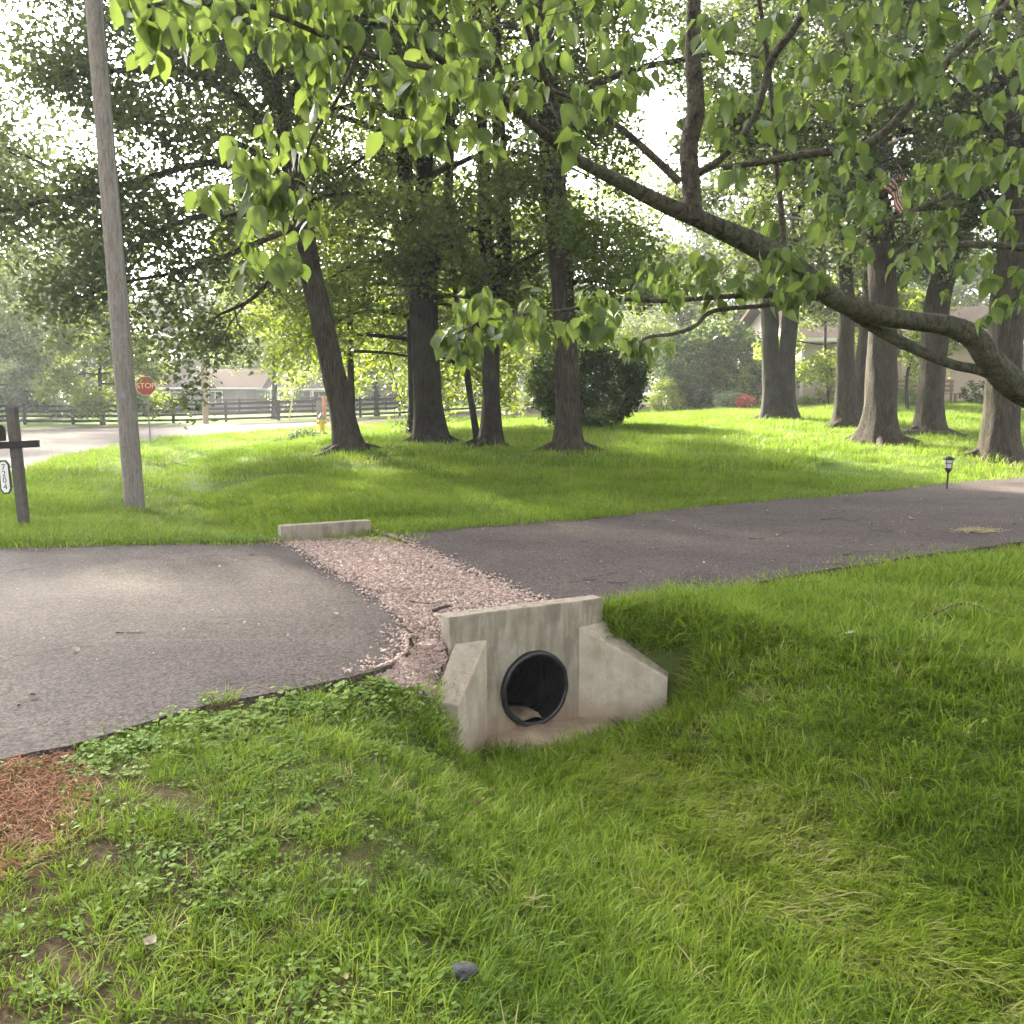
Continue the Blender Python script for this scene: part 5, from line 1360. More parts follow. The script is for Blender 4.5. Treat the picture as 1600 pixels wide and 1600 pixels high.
# mailbox post, leaning a little
mp = at(38, 822, 11.2); mz = Hs(mp[0], mp[1])
mb_t = thing('mailbox', 'dark wooden mailbox post with crossarm and hanging number plaque', 'mailbox', (mp[0], mp[1], mz), 0)
mb_t.rotation_euler = (0, math.radians(-2.6), 0)
MB().box((0, 0, 0.62), (0.105, 0.105, 1.62)).build('post', M_POST, mb_t, bevel=0.006)
MB().box((-0.14, -0.075, 0.985), (0.92, 0.05, 0.085)).build('crossarm', M_BLACKWOOD, mb_t, bevel=0.005)
prof = [(-0.09, 0.0), (0.09, 0.0), (0.09, 0.13)] + [(0.09 * math.cos(a), 0.13 + 0.09 * math.sin(a)) for a in np.linspace(0.2, math.pi - 0.2, 9)] + [(-0.09, 0.13)]
v = [(x - 0.30 + 0.0, y, z + 1.03) for y in (-0.30, 0.20) for x, z in prof]; k = len(prof)
f = [tuple(range(k)), tuple(range(2 * k - 1, k - 1, -1))] + [(i + k, (i + 1) % k + k, (i + 1) % k, i) for i in range(k)]
box = MB().add(v, f).build('letterbox', M_BLACK, mb_t, bevel=0.004)
MB().box((-0.30, -0.31, 1.13), (0.165, 0.012, 0.17)).build('door', M_BLACK, box, bevel=0.004)
MB().box((-0.30, -0.325, 1.20), (0.03, 0.02, 0.015)).build('latch', M_GALV, box)
def plaque_poly(w, h, e): return [(-w, -h + e), (-w * 0.45, -h), (w * 0.45, -h), (w, -h + e), (w, h - e), (w * 0.45, h), (-w * 0.45, h), (-w, h - e)]
pc = (-0.155, -0.02, 0.60)
mbp = MB(); pp = plaque_poly(0.066, 0.205, 0.05)
mbp.add([(x + pc[0], yy, z + pc[2]) for yy in (-0.035, -0.015) for x, z in pp], [tuple(range(8)), tuple(range(15, 7, -1))] + [(i + 8, (i + 1) % 8 + 8, (i + 1) % 8, i) for i in range(8)])
plq = mbp.build('number_plaque', M_BLACK, mb_t); plq['label'] = 'white plaque with black border reading 7204'
pp = plaque_poly(0.050, 0.185, 0.042)
MB().add([(x + pc[0], yy, z + pc[2]) for yy in (-0.040, -0.030) for x, z in pp], [tuple(range(8)), tuple(range(15, 7, -1))] + [(i + 8, (i + 1) % 8 + 8, (i + 1) % 8, i) for i in range(8)]).build('plaque_face', M_WHITE, plq)
for i, ch in enumerate('7204'):
    txt(ch, 0.098, M_BLACK, plq, (pc[0], -0.0425, pc[2] + 0.118 - i * 0.079), (math.pi / 2, 0, 0), 'digit', 0.001)
for zz in (0.72, 0.48): MB().box((pc[0] + 0.09, -0.025, zz), (0.06, 0.012, 0.012)).build('bracket', M_BLACK, mb_t)

# utility poles and their lines
def pole(label, px, py, d, r0, r1, top, mat, lean=(0, 0), arm=None, name='utility_pole'):
    b = at(px, py, d); z = Hs(b[0], b[1])
    t = thing(name, label, 'pole', (b[0], b[1], z)); h = top
    ts = np.linspace(0, 1, 40)
    P = np.stack([lean[0] * h * ts, lean[1] * h * ts, -0.3 + (h + 0.3) * ts], 1)
    V, Fq = tube_np(P, r0 + (r1 - r0) * ts, 22, 0.025, 3)
    obj('shaft', mesh_np('shaft', V, Fq, mat, True), t)
    return t, np.array((b[0] + lean[0] * h, b[1] + lean[1] * h, z + h))
up1, up1_top = pole('tall weathered grey wooden utility pole on the verge', 212, 790, 13.5, 0.142, 0.105, 10.2, M_GREYWOOD, (-0.034, 0.0))
MB().box((-0.034 * 1.7, -0.143, 1.7), (0.07, 0.008, 0.10)).build('metal_tag', M_GALV, up1)
MB().tube([(0.06, -0.135, 0.0), (0.01, -0.128, 4.0), (-0.14, -0.115, 8.5)], 0.004, 6).build('ground_wire', M_GALV, up1)
for zz, aa_ in ((2.4, 0.3), (3.3, -0.4), (5.1, 0.1)): MB().box((-0.034 * zz + 0.12 * math.sin(aa_), -0.135 * math.cos(aa_), zz), (0.025, 0.02, 0.025)).build('bolt', M_GALV, up1)
MB().box((-0.034 * 9.6, -0.12, 9.6), (2.2, 0.09, 0.11)).build('crossarm', M_GREYWOOD, up1, bevel=0.008)
for xx in (-1.0, -0.45, 0.45, 1.0): MB().lathe([(0.02, 0), (0.045, 0.03), (0.03, 0.06), (0.045, 0.09), (0.02, 0.12)], 10, (-0.33 + xx, -0.12, 9.66)).build('insulator', M_BLACK, up1)
up2, up2_top = pole('short pale wooden utility pole across the street by the fence', 322, 663, 49, 0.16, 0.13, 4.2, M_PALEWOOD, (-0.012, 0))
up3, up3_top = pole('thin pole with cross wires far behind the utility pole', 172, 650, 70, 0.12, 0.09, 9.8, M_GREYWOOD, (0.0, 0))
for zz in (9.4, 8.8): MB().box((0, -0.1, zz), (2.0, 0.09, 0.1)).build('crossarm', M_GREYWOOD, up3)
def wire(label, a, b, sag, r=0.012):
    a, b = np.array(a), np.array(b); ts = np.linspace(0, 1, 24)
    P = a + (b - a) * ts[:, None]; P[:, 2] -= sag * 4 * ts * (1 - ts)
    m_ = P[0].copy(); V, Fq = tube_np(P - m_, r, 5)
    tag(obj('overhead_wire', mesh_np('overhead_wire', V, Fq, M_WIRE, True), None, m_), label, 'wire')
wire('upper wire from the far thin pole towards the houses', up3_top + (0.9, -0.1, -0.3), (20, 78, 10.5), 1.0, 0.02)
wire('wire running left from the far thin pole', up3_top + (-0.9, -0.1, -0.3), (-75, 62, 9.5), 1.0, 0.02)
wire('wire from the short pale pole to the far thin pole', up2_top - (0, 0, 0.15), up3_top - (0, 0, 1.2), 0.5, 0.02)
wire('wire leaving the short pale pole to the right', up2_top - (0, 0, 0.1), (8, 66, 6.2), 0.9, 0.02)

# stop sign
sp = at(236, 698, 29); sz = Hs(sp[0], sp[1])
st = thing('stop_sign', 'red octagonal stop sign on a thin post at the corner', 'sign', (sp[0], sp[1], sz)); st.rotation_euler = (0, math.radians(-2.2), math.radians(14))
M_STOP = plain('sign_red', (0.38, 0.030, 0.035), 0.4, 0.12, 6, bmp=0)
M_REFL = plain('sign_white', (0.78, 0.70, 0.42), 0.4, 0.08, 6, bmp=0)
MB().box((0, 0.02, 1.0), (0.045, 0.03, 2.3)).build('post', M_GALV, st)
def octo(r): return [(r * math.cos(math.pi / 8 + k * math.pi / 4), r * math.sin(math.pi / 8 + k * math.pi / 4)) for k in range(8)]
def octplate(r, y0, y1, mat, name, parent):
    o_ = octo(r); return MB().add([(x, y, z + 1.86) for y in (y0, y1) for x, z in o_], [tuple(range(8)), tuple(range(15, 7, -1))] + [(i + 8, (i + 1) % 8 + 8, (i + 1) % 8, i) for i in range(8)]).build(name, mat, parent)
pl = octplate(0.315, -0.008, 0.0, M_WHITE, 'border', st)
octplate(0.300, -0.012, -0.006, M_STOP, 'panel', st)
txt('STOP', 0.23, M_REFL, st, (0, -0.0135, 1.86), (math.pi / 2, 0, 0), 'lettering', 0.001)

# fire hydrant
hp = at(503, 674, 33); hz = Hs(hp[0], hp[1])
hy = thing('fire_hydrant', 'small yellow fire hydrant on the lawn by the street', 'hydrant', (hp[0], hp[1], hz))
M_YEL = plain('hydrant_yellow', (0.62, 0.44, 0.04), 0.45, 0.1, 8)
MB().lathe([(0.17, -0.05), (0.17, 0.05), (0.10, 0.06), (0.10, 0.42), (0.13, 0.43), (0.13, 0.47)], 18).build('barrel', M_YEL, hy)
MB().lathe([(0.13, 0.47), (0.125, 0.54), (0.09, 0.62), (0.04, 0.65), (0.03, 0.70)], 18).build('bonnet', M_GALV, hy, smooth_shade=True)
for ang in (0, math.pi, -math.pi / 2):
    MB().tube([(0.09 * math.cos(ang), 0.09 * math.sin(ang), 0.36), (0.17 * math.cos(ang), 0.17 * math.sin(ang), 0.36)], [0.06, 0.06], 12).build('nozzle', M_YEL, hy)

# utility pedestals, marker posts, guy guard
def post(name, label, px, py, d, h, w, mat, lean=0.0, round_=True, cat='post'):
    b = at(px, py, d); z = Hs(b[0], b[1])
    t = MB()
    if round_: t.tube([(0, 0, -0.1), (lean * h * 0.5, 0, h * 0.5), (lean * h, 0, h - 0.02), (lean * h, 0, h)], [w, w, w, w * 0.5], 12)
    else: t.box((0, 0, h / 2 - 0.05), (w * 2, w * 2, h + 0.1))
    return tag(t.build(name, mat, None, (b[0], b[1], z), bevel=0 if round_ else 0.01), label, cat)
M_ORANGE = plain('orange_plastic', (0.55, 0.17, 0.08), 0.5, 0.1, 6)
M_GUY = plain('yellow_guard', (0.62, 0.56, 0.16), 0.5, 0.1, 6)
post('marker_post', 'orange marker post beside the hydrant across the street', 507, 655, 50, 1.25, 0.11, M_ORANGE)
post('utility_pedestal', 'grey metal utility pedestal next to the orange post', 499, 655, 50.4, 1.0, 0.12, M_GALV, 0, False, 'pedestal')
post('guy_guard', 'slanted pale yellow guy wire guard by the paddock fence', 451, 657, 51, 2.05, 0.04, M_GUY, 0.20)
post('marker_post', 'short red marker post at the street edge', 788, 648, 45, 0.75, 0.035, M_ORANGE)
post('white_post', 'thick white painted post across the street', 815, 636, 56, 2.75, 0.17, M_WHITE)
post('wood_post', 'brown wooden post left of the thick white post', 805, 637, 57, 2.6, 0.10, M_PALEWOOD)

# four-board paddock fences
def fence(label, pts, h, rails, bay, group, mat=M_BLACKWOOD):
    P = [np.array(p) for p in pts]; seq = []
    for p, q in zip(P[:-1], P[1:]):
        L = np.linalg.norm(q - p); n = max(1, round(L / bay)); seq += [p + (q - p) * i / n for i in range(n)]
    seq.append(P[-1])
    o0 = seq[0]; t = thing('paddock_fence', label, 'fence', (o0[0], o0[1], Hs(*o0)), 0, None)
    zs = H(np.array([s_[0] for s_ in seq]), np.array([s_[1] for s_ in seq])); z0 = zs[0]
    pm = MB().box((0, 0, h / 2 - 0.1), (0.13, 0.13, h + 0.25)).mesh('post', mat)
    for s_, z in zip(seq, zs): obj('post', pm, t, (s_[0] - o0[0], s_[1] - o0[1], z - z0))
    for (p, zp), (q, zq) in zip(zip(seq[:-1], zs[:-1]), zip(seq[1:], zs[1:])):
        L = np.linalg.norm(q - p); ang = math.atan2(q[1] - p[1], q[0] - p[0])
        rm = MB().hexa([(0, -0.02, -0.065), (L, -0.02, zq - zp - 0.065), (L, 0.02, zq - zp - 0.065), (0, 0.02, -0.065), (0, -0.02, 0.065), (L, -0.02, zq - zp + 0.065), (L, 0.02, zq - zp + 0.065), (0, 0.02, 0.065)]).mesh('rail', mat)
        for k in range(rails):
            o = obj('rail', rm, t, (p[0] - o0[0], p[1] - o0[1] , zp - z0 + h * (k + 0.62) / rails)); o.rotation_euler = (0, 0, ang)
    return t
fence('black board paddock fence along the far side of the street', [(-44, 53), (-22, 52.5), (-13, 52), (-6.5, 54), (2, 60)], 1.12, 4, 2.6, None)
fence('second black board fence farther back in front of the ranch house', [(-60, 74), (-30, 73), (-10, 74), (8, 80)], 1.25, 4, 3.0, None)

# ranch house across the street
def house(label, origin, rz, w, dpt, hw, hr, wallm, roofm, wins, doors=(), over=0.5, lap=0.0, trim=M_WHITE, extra=None, name='house'):
    t = thing(name, label, 'house', origin, rz)
    nb = max(1, int(hw / 0.2)) if lap else 1
    mbw = MB()
    if lap:
        mbw.box((w / 2, dpt / 2 + 0.02, hw / 2 - 0.2), (w - 0.04, dpt - 0.04, hw + 0.4))
        for k in range(nb):
            z0_, z1_ = hw * k / nb, hw * (k + 1) / nb
            mbw.hexa([(0, -0.02, z0_), (w, -0.02, z0_), (w, 0.04, z0_), (0, 0.04, z0_), (0, 0.0, z1_), (w, 0.0, z1_), (w, 0.04, z1_), (0, 0.04, z1_)])
            mbw.hexa([(-0.03, 0, z0_), (0.03, 0, z0_), (0.03, dpt, z0_), (-0.03, dpt, z0_), (-0.005, 0, z1_), (0.03, 0, z1_), (0.03, dpt, z1_), (-0.005, dpt, z1_)])
    else: mbw.box((w / 2, dpt / 2, hw / 2 - 0.2), (w, dpt, hw + 0.4))
    mbw.add([(0, 0, hw), (0, dpt, hw), (0, dpt / 2, hw + hr), (w, 0, hw), (w, dpt, hw), (w, dpt / 2, hw + hr)], [(0, 2, 1), (3, 4, 5)])
    mbw.build('wall', wallm, t)
    e = over; sl = hr / (dpt / 2)
    r = MB()
    for sgn in (0, 1):
        y0_, y1_ = (-e, dpt / 2) if sgn == 0 else (dpt + e, dpt / 2)
        za, zb = hw - e * sl, hw + hr
        q = [(-e, y0_, za), (w + e, y0_, za), (w + e, y1_, zb), (-e, y1_, zb)]
        r.hexa([(x, y, z + 0.02) for x, y, z in q] + [(x, y, z + 0.16) for x, y, z in q])
    rf = r.build('roof', roofm, t)
    MB().box((w / 2, -e - 0.015, hw - e * sl + 0.06), (w + 2 * e, 0.03, 0.16)).build('fascia', trim, rf)
    for (x, z, ww, hh) in wins:
        wn_ = MB()
        for xx, zz, sx, sz_ in ((x - ww / 2, z, 0.08, hh + 0.08), (x + ww / 2, z, 0.08, hh + 0.08), (x, z - hh / 2, ww, 0.08), (x, z + hh / 2, ww, 0.08), (x, z, 0.04, hh)):
            wn_.box((xx, -0.05, zz), (sx, 0.06, sz_))
        wo = wn_.build('window', trim, t)
        MB().box((x, -0.035, z), (ww, 0.02, hh)).build('pane', M_GLASS, wo)
    for (x, ww, hh, dm) in doors:
        do = MB().box((x, -0.045, hh / 2), (ww, 0.05, hh)).build('door', dm, t)
        MB().box((x + ww * 0.38, -0.085, hh * 0.47), (0.04, 0.03, 0.12)).build('handle', M_GALV, do)
    return t
def glass():
    m, nt, bs, out = mat_new('window_glass'); bs.inputs['Base Color'].default_value = (0.03, 0.035, 0.04, 1); bs.inputs['Roughness'].default_value = 0.08
    nt.links.new(ramp(nt, noise(nt, coords(nt), 1.5, 2), [(0.4, (0.02, 0.025, 0.03)), (0.6, (0.06, 0.065, 0.07))]), bs.inputs['Base Color']); return m
M_GLASS = glass()
def shingle(name, c1, c2):
    m, nt, bs, out = mat_new(name); v = coords(nt, 'Object', (1, 1, 1))
    b = nd(nt, 'ShaderNodeTexBrick'); b.inputs['Scale'].default_value = 4; b.inputs['Color1'].default_value = (*c1, 1); b.inputs['Color2'].default_value = (*c2, 1); b.inputs['Mortar'].default_value = (*[k * 0.5 for k in c1], 1)
    b.inputs['Mortar Size'].default_value = 0.02; nt.links.new(v, b.inputs['Vector'])
    nt.links.new(mixc(nt, 0.4, b.outputs[0], noise(nt, v, 3, 4), 'OVERLAY'), bs.inputs['Base Color']); bs.inputs['Roughness'].default_value = 1.0; bs.inputs['Specular IOR Level'].default_value = 0.02
    return m
M_ROOF1 = shingle('brown_shingle', (0.060, 0.040, 0.033), (0.080, 0.054, 0.045)); M_ROOF2 = shingle('grey_brown_shingle', (0.075, 0.060, 0.050), (0.10, 0.082, 0.070))
M_GREYWALL = plain('grey_siding', (0.10, 0.103, 0.106), 0.8, 0.1, 5); M_BEIGE = plain('beige_siding', (0.52, 0.44, 0.38), 0.75, 0.07, 4); M_TAN = plain('tan_stucco', (0.36, 0.285, 0.215), 0.85, 0.1, 5)
M_DOORG = plain('grey_door', (0.12, 0.125, 0.13), 0.6, 0.15, 6); M_BRICK = plain('brick_red', (0.30, 0.075, 0.05), 0.85, 0.25, 25)
def zt(x, y): return float(tps(np.array([float(x)]), np.array([float(y)]))[0])
xa = at(190, 640, 80)[0]
house('low ranch house with brown roof behind the paddock fences', (xa, 80, zt(xa, 80) - 0.1), 0.03, 11.5, 8, 2.35, 1.45, M_GREYWALL, M_ROOF1, [(4.2, 1.5, 2.6, 0.7), (8.0, 1.4, 1.2, 1.0)], [(10.2, 0.95, 2.0, M_DOORG)], 0.7)
rh2 = house('grey wing of the ranch house with porch posts', (xa + 12.0, 81.5, zt(xa + 12, 81) - 0.1), 0.03, 7.0, 7, 2.3, 1.2, M_GREYWALL, M_ROOF2, [(1.6, 1.4, 1.0, 1.0), (4.6, 1.4, 1.4, 1.0)], [(3.0, 0.95, 2.0, M_DOORG)], 0.9)
for xx in (0.6, 2.4, 4.2, 6.2): MB().box((xx, -0.8, 1.0), (0.14, 0.14, 2.1)).build('porch_post', M_WHITE, rh2)
# beige house on the right
zx = zt(13.5, 38)
hb = house('beige sided house with corner trim behind the twin-trunk oak', (at(1248, 640, 37.5)[0], 37.5, 1.3), 0.10, 7.2, 8, 2.75, 1.6, M_BEIGE, M_ROOF2, [(0.72, 1.75, 0.36, 0.5), (4.2, 1.5, 1.3, 1.1)], [(2.1, 0.95, 2.05, M_BEIGE)], 0.55, lap=0.2)
MB().box((0.045, -0.045, 1.3), (0.11, 0.05, 2.7)).build('corner_trim', M_WHITE, hb)
MB().tube([(1.3, -0.1, -0.1), (1.3, -0.1, 2.6)], 0.055, 10).build('downspout', M_TAN, hb)
MB().box((3.6, -0.06, -0.02), (7.3, 0.06, 0.34)).build('brick_footing', M_BRICK, hb)
ht = house('tan stucco house wing at the right edge', (at(1415, 640, 36)[0], 36.5, 1.28), 0.06, 9.5, 8, 2.6, 1.5, M_TAN, M_ROOF2, [(6.5, 1.5, 1.4, 1.1)], [(4.6, 0.95, 2.05, M_DOORG)], 0.6)
# bench of two boards before the tan wall
bx = at(1385, 634, 34.5); bt = thing('garden_bench', 'brown wooden slatted bench before the tan house wall', 'bench', (bx[0], bx[1], Hs(bx[0], bx[1])), 0.05)
M_BENCH = plain('brown_bench_wood', (0.17, 0.115, 0.075), 0.75, 0.2, 14)
for k in range(3): MB().box((1.2, 0.35, 0.55 + 0.17 * k), (3.0, 0.035, 0.11)).build('back_slat', M_BENCH, bt, bevel=0.004)
for k in range(3): MB().box((1.2, 0.02 + 0.13 * k, 0.43), (3.0, 0.11, 0.035)).build('seat_slat', M_BENCH, bt, bevel=0.004)
for xx in (-0.2, 2.6):
    for yy in (0.02, 0.33): MB().box((xx, yy, 0.2 + (0.25 if yy > 0.2 else 0)), (0.07, 0.07, 0.42 + (0.5 if yy > 0.2 else 0))).build('leg', M_BENCH, bt)
# foundation plants
M_HOSTA = leaf_mat('hosta_leaf', (0.09, 0.16, 0.03), (0.20, 0.29, 0.06), (0.34, 0.44, 0.06), 0.4)
for k, (px, w_, h_, d_, lf, lab) in enumerate([(1262, 0.8, 0.35, 36.3, M_HOSTA, 'low yellow-green hosta at the beige house corner'), (1300, 1.7, 1.0, 36.4, M_LIME, 'loose leafy bush before the beige house wall'),
        (1345, 0.9, 0.4, 36, M_HOSTA, 'bright hosta clump hidden between the forked oaks'), (1318, 1.0, 0.42, 35.2, M_HOSTA, 'bright hosta clump left of the forked brown oak'), (1410, 1.4, 0.6, 33.5, M_OAK, 'dark leafy hosta between the mossy oak and the brown oak'), (1435, 1.0, 0.5, 34, M_HOSTA, 'small hosta beside the brown oak trunk'),
        (1527, 1.35, 0.85, 34.5, M_DARKLEAF, 'dark green clipped bush before the tan wall'), (1278, 0.9, 0.25, 36.8, M_RED, 'red flowering edging at the beige house foot')]):
    shrub('foundation_plant', lab, px, d_, w_, h_, lf, 600 + k, 110, 10, 0.10, 0.6, 0.14, stems=4)

# flag on a tall pole among the trees
fd = 19.6; f0 = at(1366, 300, 20.7); fp = at(1374, 224, fd)
fl = thing('flagstaff', 'stars and stripes flag drooping from a staff on the mossy oak', 'flag', tuple(fp)); ftop = 0.0
MB().tube([tuple(f0 - fp), (0, 0, 0.0), tuple((fp - f0) * 0.08)], [0.018, 0.016, 0.014], 10).build('staff', M_GALV, fl, smooth_shade=True)
MB().lathe([(0.01, 0), (0.03, 0.02), (0.036, 0.04), (0.03, 0.06), (0.01, 0.075)], 12, tuple((fp - f0) * 0.08)).build('finial', M_YEL, fl, smooth_shade=True)
MB().box(tuple((f0 - fp) * 0.97), (0.09, 0.12, 0.16)).build('bracket', M_BLACK, fl)
M_FR, M_FW, M_FB = plain('flag_red', (0.42, 0.03, 0.04), 0.8, 0.1, 5, bmp=0), plain('flag_white', (0.72, 0.70, 0.68), 0.8, 0.05, 5, bmp=0), plain('flag_blue', (0.03, 0.045, 0.14), 0.8, 0.1, 5, bmp=0)
FH, FL_ = 0.82, 1.3
def flag_pt(u, w_):      # u along the fly 0..1, w down the hoist 0..1: limp cloth falling in folds
    reach = 0.75 * (1 - math.exp(-1.7 * u))
    x = 0.0 + reach * 1.0; fall = FL_ * u * 0.66
    y = -0.03 + 0.07 * math.sin(u * 9 + w_ * 2.2) * min(1, u * 3)
    return (x - 0.15 * w_ * u, y, ftop - 0.03 - w_ * FH * (1 - 0.25 * u) - fall)
def strip(u0, u1, w0, w1, nu=14, nw=2):
    v = [flag_pt(u0 + (u1 - u0) * i / nu, w0 + (w1 - w0) * j / nw) for i in range(nu + 1) for j in range(nw + 1)]
    k = nw + 1
    return v, [(i * k + j, i * k + j + 1, (i + 1) * k + j + 1, (i + 1) * k + j) for i in range(nu) for j in range(nw)]
for k in range(13):
    u0 = 0.4 if k < 7 else 0.0
    MB().add(*strip(u0, 1, k / 13, (k + 1) / 13)).build('stripe', M_FR if k % 2 == 0 else M_FW, fl, smooth_shade=True)
cant = MB().add(*strip(0, 0.4, 0, 7 / 13, 8, 6)).build('canton', M_FB, fl, smooth_shade=True)
smb = MB()
for r_ in range(9):
    for c_ in range(6 if r_ % 2 == 0 else 5):
        u = 0.4 * ((c_ * 2 + 1 + (r_ % 2)) / 12); w_ = (7 / 13) * ((r_ + 1) / 10)
        c0 = np.array(flag_pt(u, w_)); du = np.array(flag_pt(u + 0.01, w_)) - c0; dw = np.array(flag_pt(u, w_ + 0.01)) - c0
        du /= np.linalg.norm(du); dw /= np.linalg.norm(dw); nn = np.cross(du, dw)
        nn *= -np.sign(nn[1]) if nn[1] else 1
        vv = [tuple(c0 + nn * 0.006 + (0.024 if i % 2 == 0 else 0.010) * (du * math.sin(i * math.pi / 5) - dw * math.cos(i * math.pi / 5))) for i in range(10)]
        smb.add(vv, [tuple(range(10))])
smb.build('stars', M_FW, cant)

# path light
lp = at(1480, 750, 14.6); lz = Hs(lp[0], lp[1])
pl_ = thing('path_light', 'small black path light with lantern head at the driveway edge', 'lamp', (lp[0], lp[1], lz)); pl_.rotation_euler = (0, math.radians(1.2), 0)
MB().tube([(0, 0, -0.1), (0, 0, 0.40)], 0.016, 10).build('stake', M_BLACK, pl_)
MB().lathe([(0.02, 0.36), (0.045, 0.40), (0.058, 0.42), (0.058, 0.435)], 14).build('lantern_base', M_BLACK, pl_)
m, nt, bs, out = mat_new('frosted_lens'); nt.links.new(ramp(nt, noise(nt, coords(nt), 20, 2), [(0.3, (0.55, 0.53, 0.46)), (0.7, (0.66, 0.64, 0.56))]), bs.inputs['Base Color']); bs.inputs['Roughness'].default_value = 0.35
bs.inputs['Transmission Weight'].default_value = 0.25
lens = MB().lathe([(0.048, 0.435), (0.060, 0.56)], 14).build('lens', m, pl_)
for k in range(4):
    a = k * math.pi / 2 + 0.5
    MB().tube([(0.056 * math.cos(a), 0.056 * math.sin(a), 0.432), (0.068 * math.cos(a), 0.068 * math.sin(a), 0.565)], 0.005, 6).build('cage_bar', M_BLACK, pl_)
MB().lathe([(0.0635, 0.500), (0.066, 0.506), (0.0635, 0.512)], 14).build('cage_ring', M_BLACK, pl_)
MB().lathe([(0.095, 0.565), (0.098, 0.575), (0.06, 0.60), (0.02, 0.62)], 16).build('cap', M_BLACK, pl_)

# logs, sticks and litter
def stick(name, label, pts, r0, r1, mat, cat, seg=8, ridge=0.12, group=None):
    P = catmull(pts, max(12, len(pts) * 5)); o0 = P[0].copy()
    V, Fq = tube_np(P - o0, np.linspace(r0, r1, len(P)), seg, ridge, 5)
    n = len(P); me = mesh_np(name, V, [Fq, np.array([range(seg - 1, -1, -1)]), np.array([range((n - 1) * seg, n * seg)])], mat, True)
    return tag(obj(name, me, None, o0), label, cat, group)
def gp_(px, py, lift=0.0, mode='ground'):
    """the point of the ground seen at a pixel"""
    x, y, z = ray(px, py); lo, hi = 1.5, 60
    for _ in range(18):
        md = (lo + hi) / 2
        xx, yy, zz = x / y * md, md, EYE + z / y * md
        hgt = gtop(xx, yy)
        if zz > hgt: lo = md
        else: hi = md
    return np.array((x / y * lo, lo, gtop(x / y * lo, lo) + lift))
def gtop(x, y):
    X, Y = np.array([x]), np.array([y])
    if inside(SLAB_L, X, Y)[0] or inside(SLAB_R, X, Y)[0]: return float(und(X, Y)[0])
    if inside(GRAVEL, X, Y)[0]: return float(gravel_z(X, Y)[0])
    return float(H0(X, Y)[0])
stick('fallen_log', 'old dead log lying at the foot of the brown oak', [gp_(1408, 684, 0.08), gp_(1440, 683, 0.10), gp_(1475, 684, 0.09), gp_(1512, 686, 0.06)], 0.10, 0.05, M_BARK2, 'log', 12, 0.25)
stick('tree_root', 'exposed root at the foot of the mossy oak', [gp_(1345, 693, 0.02), gp_(1370, 695, 0.06), gp_(1400, 693, 0.05), gp_(1412, 690, 0.02)], 0.07, 0.04, M_BARK2, 'root', 10, 0.2)
stick('branch_stick', 'curved dark stick lying in the shaded grass on the right', [gp_(1442, 978, 0.05), gp_(1470, 968, 0.06), gp_(1500, 960, 0.075), gp_(1530, 963, 0.065), gp_(1552, 970, 0.05), gp_(1590, 974, 0.04)], 0.012, 0.006, M_DBARK, 'stick', 8, 0.25)
stick('bark_piece', 'dark piece of bark on the gravel trench', [gp_(677, 957, 0.012), gp_(690, 953, 0.016), gp_(703, 949, 0.012)], 0.012, 0.008, M_DBARK, 'bark', 7, 0.3)
TW = [('thin forked twig on the right driveway', [(1282, 813), (1310, 810), (1334, 815), (1352, 806)]), ('short dark twig near the right driveway grass edge', [(1316, 868), (1330, 866), (1342, 861)]), ('tiny black twig at the driveway edge beside the grass', [(1303, 882), (1318, 881)]),
      ('thin straight twig on the left apron', [(180, 989), (200, 990), (226, 990)]), ('small twig lying on the middle of the driveway', [(1170, 842), (1185, 842), (1197, 841)]), ('short twig on the gravel near the apron edge', [(640, 940), (665, 944), (690, 942)]),
      ('small dark twig on the driveway above the headwall', [(950, 910), (965, 912), (985, 909)]), ('little twig on the apron by the far headwall', [(390, 868), (402, 868)])]
for lab, L in TW: stick('twig', lab, [gp_(a, b, 0.006) for a, b in L], 0.0045, 0.002, M_DBARK, 'twig', 6, 0.1, 'twigs dropped on the pavement')
M_DEAD = plain('bleached_leaf', (0.30, 0.25, 0.20), 0.8, 0.15, 40); M_BROWNLEAF = plain('brown_dead_leaf', (0.30, 0.20, 0.12), 0.8, 0.25, 40)
def dead_leaf(label, px, py, L, mat, seed, group='dead leaves on the pavement', lift=0.012):
    rr = np.random.default_rng(seed); V, Fc = dog_leaf(seed)
    V = V.copy(); V[:, 2] = 0.35 * V[:, 0] ** 2 * 6 + 0.25 * (V[:, 1] - 0.5) ** 2 * 3 + 0.06 * np.sin(V[:, 1] * 9)
    p = gp_(px, py, lift); o = obj('dead_leaf', mesh_np('dead_leaf', V * L, Fc, mat, True), None, p); o.rotation_euler = (rr.normal(0, 0.2), rr.normal(0, 0.2), rr.random() * 6.28)
    return tag(o, label, 'leaf', group)
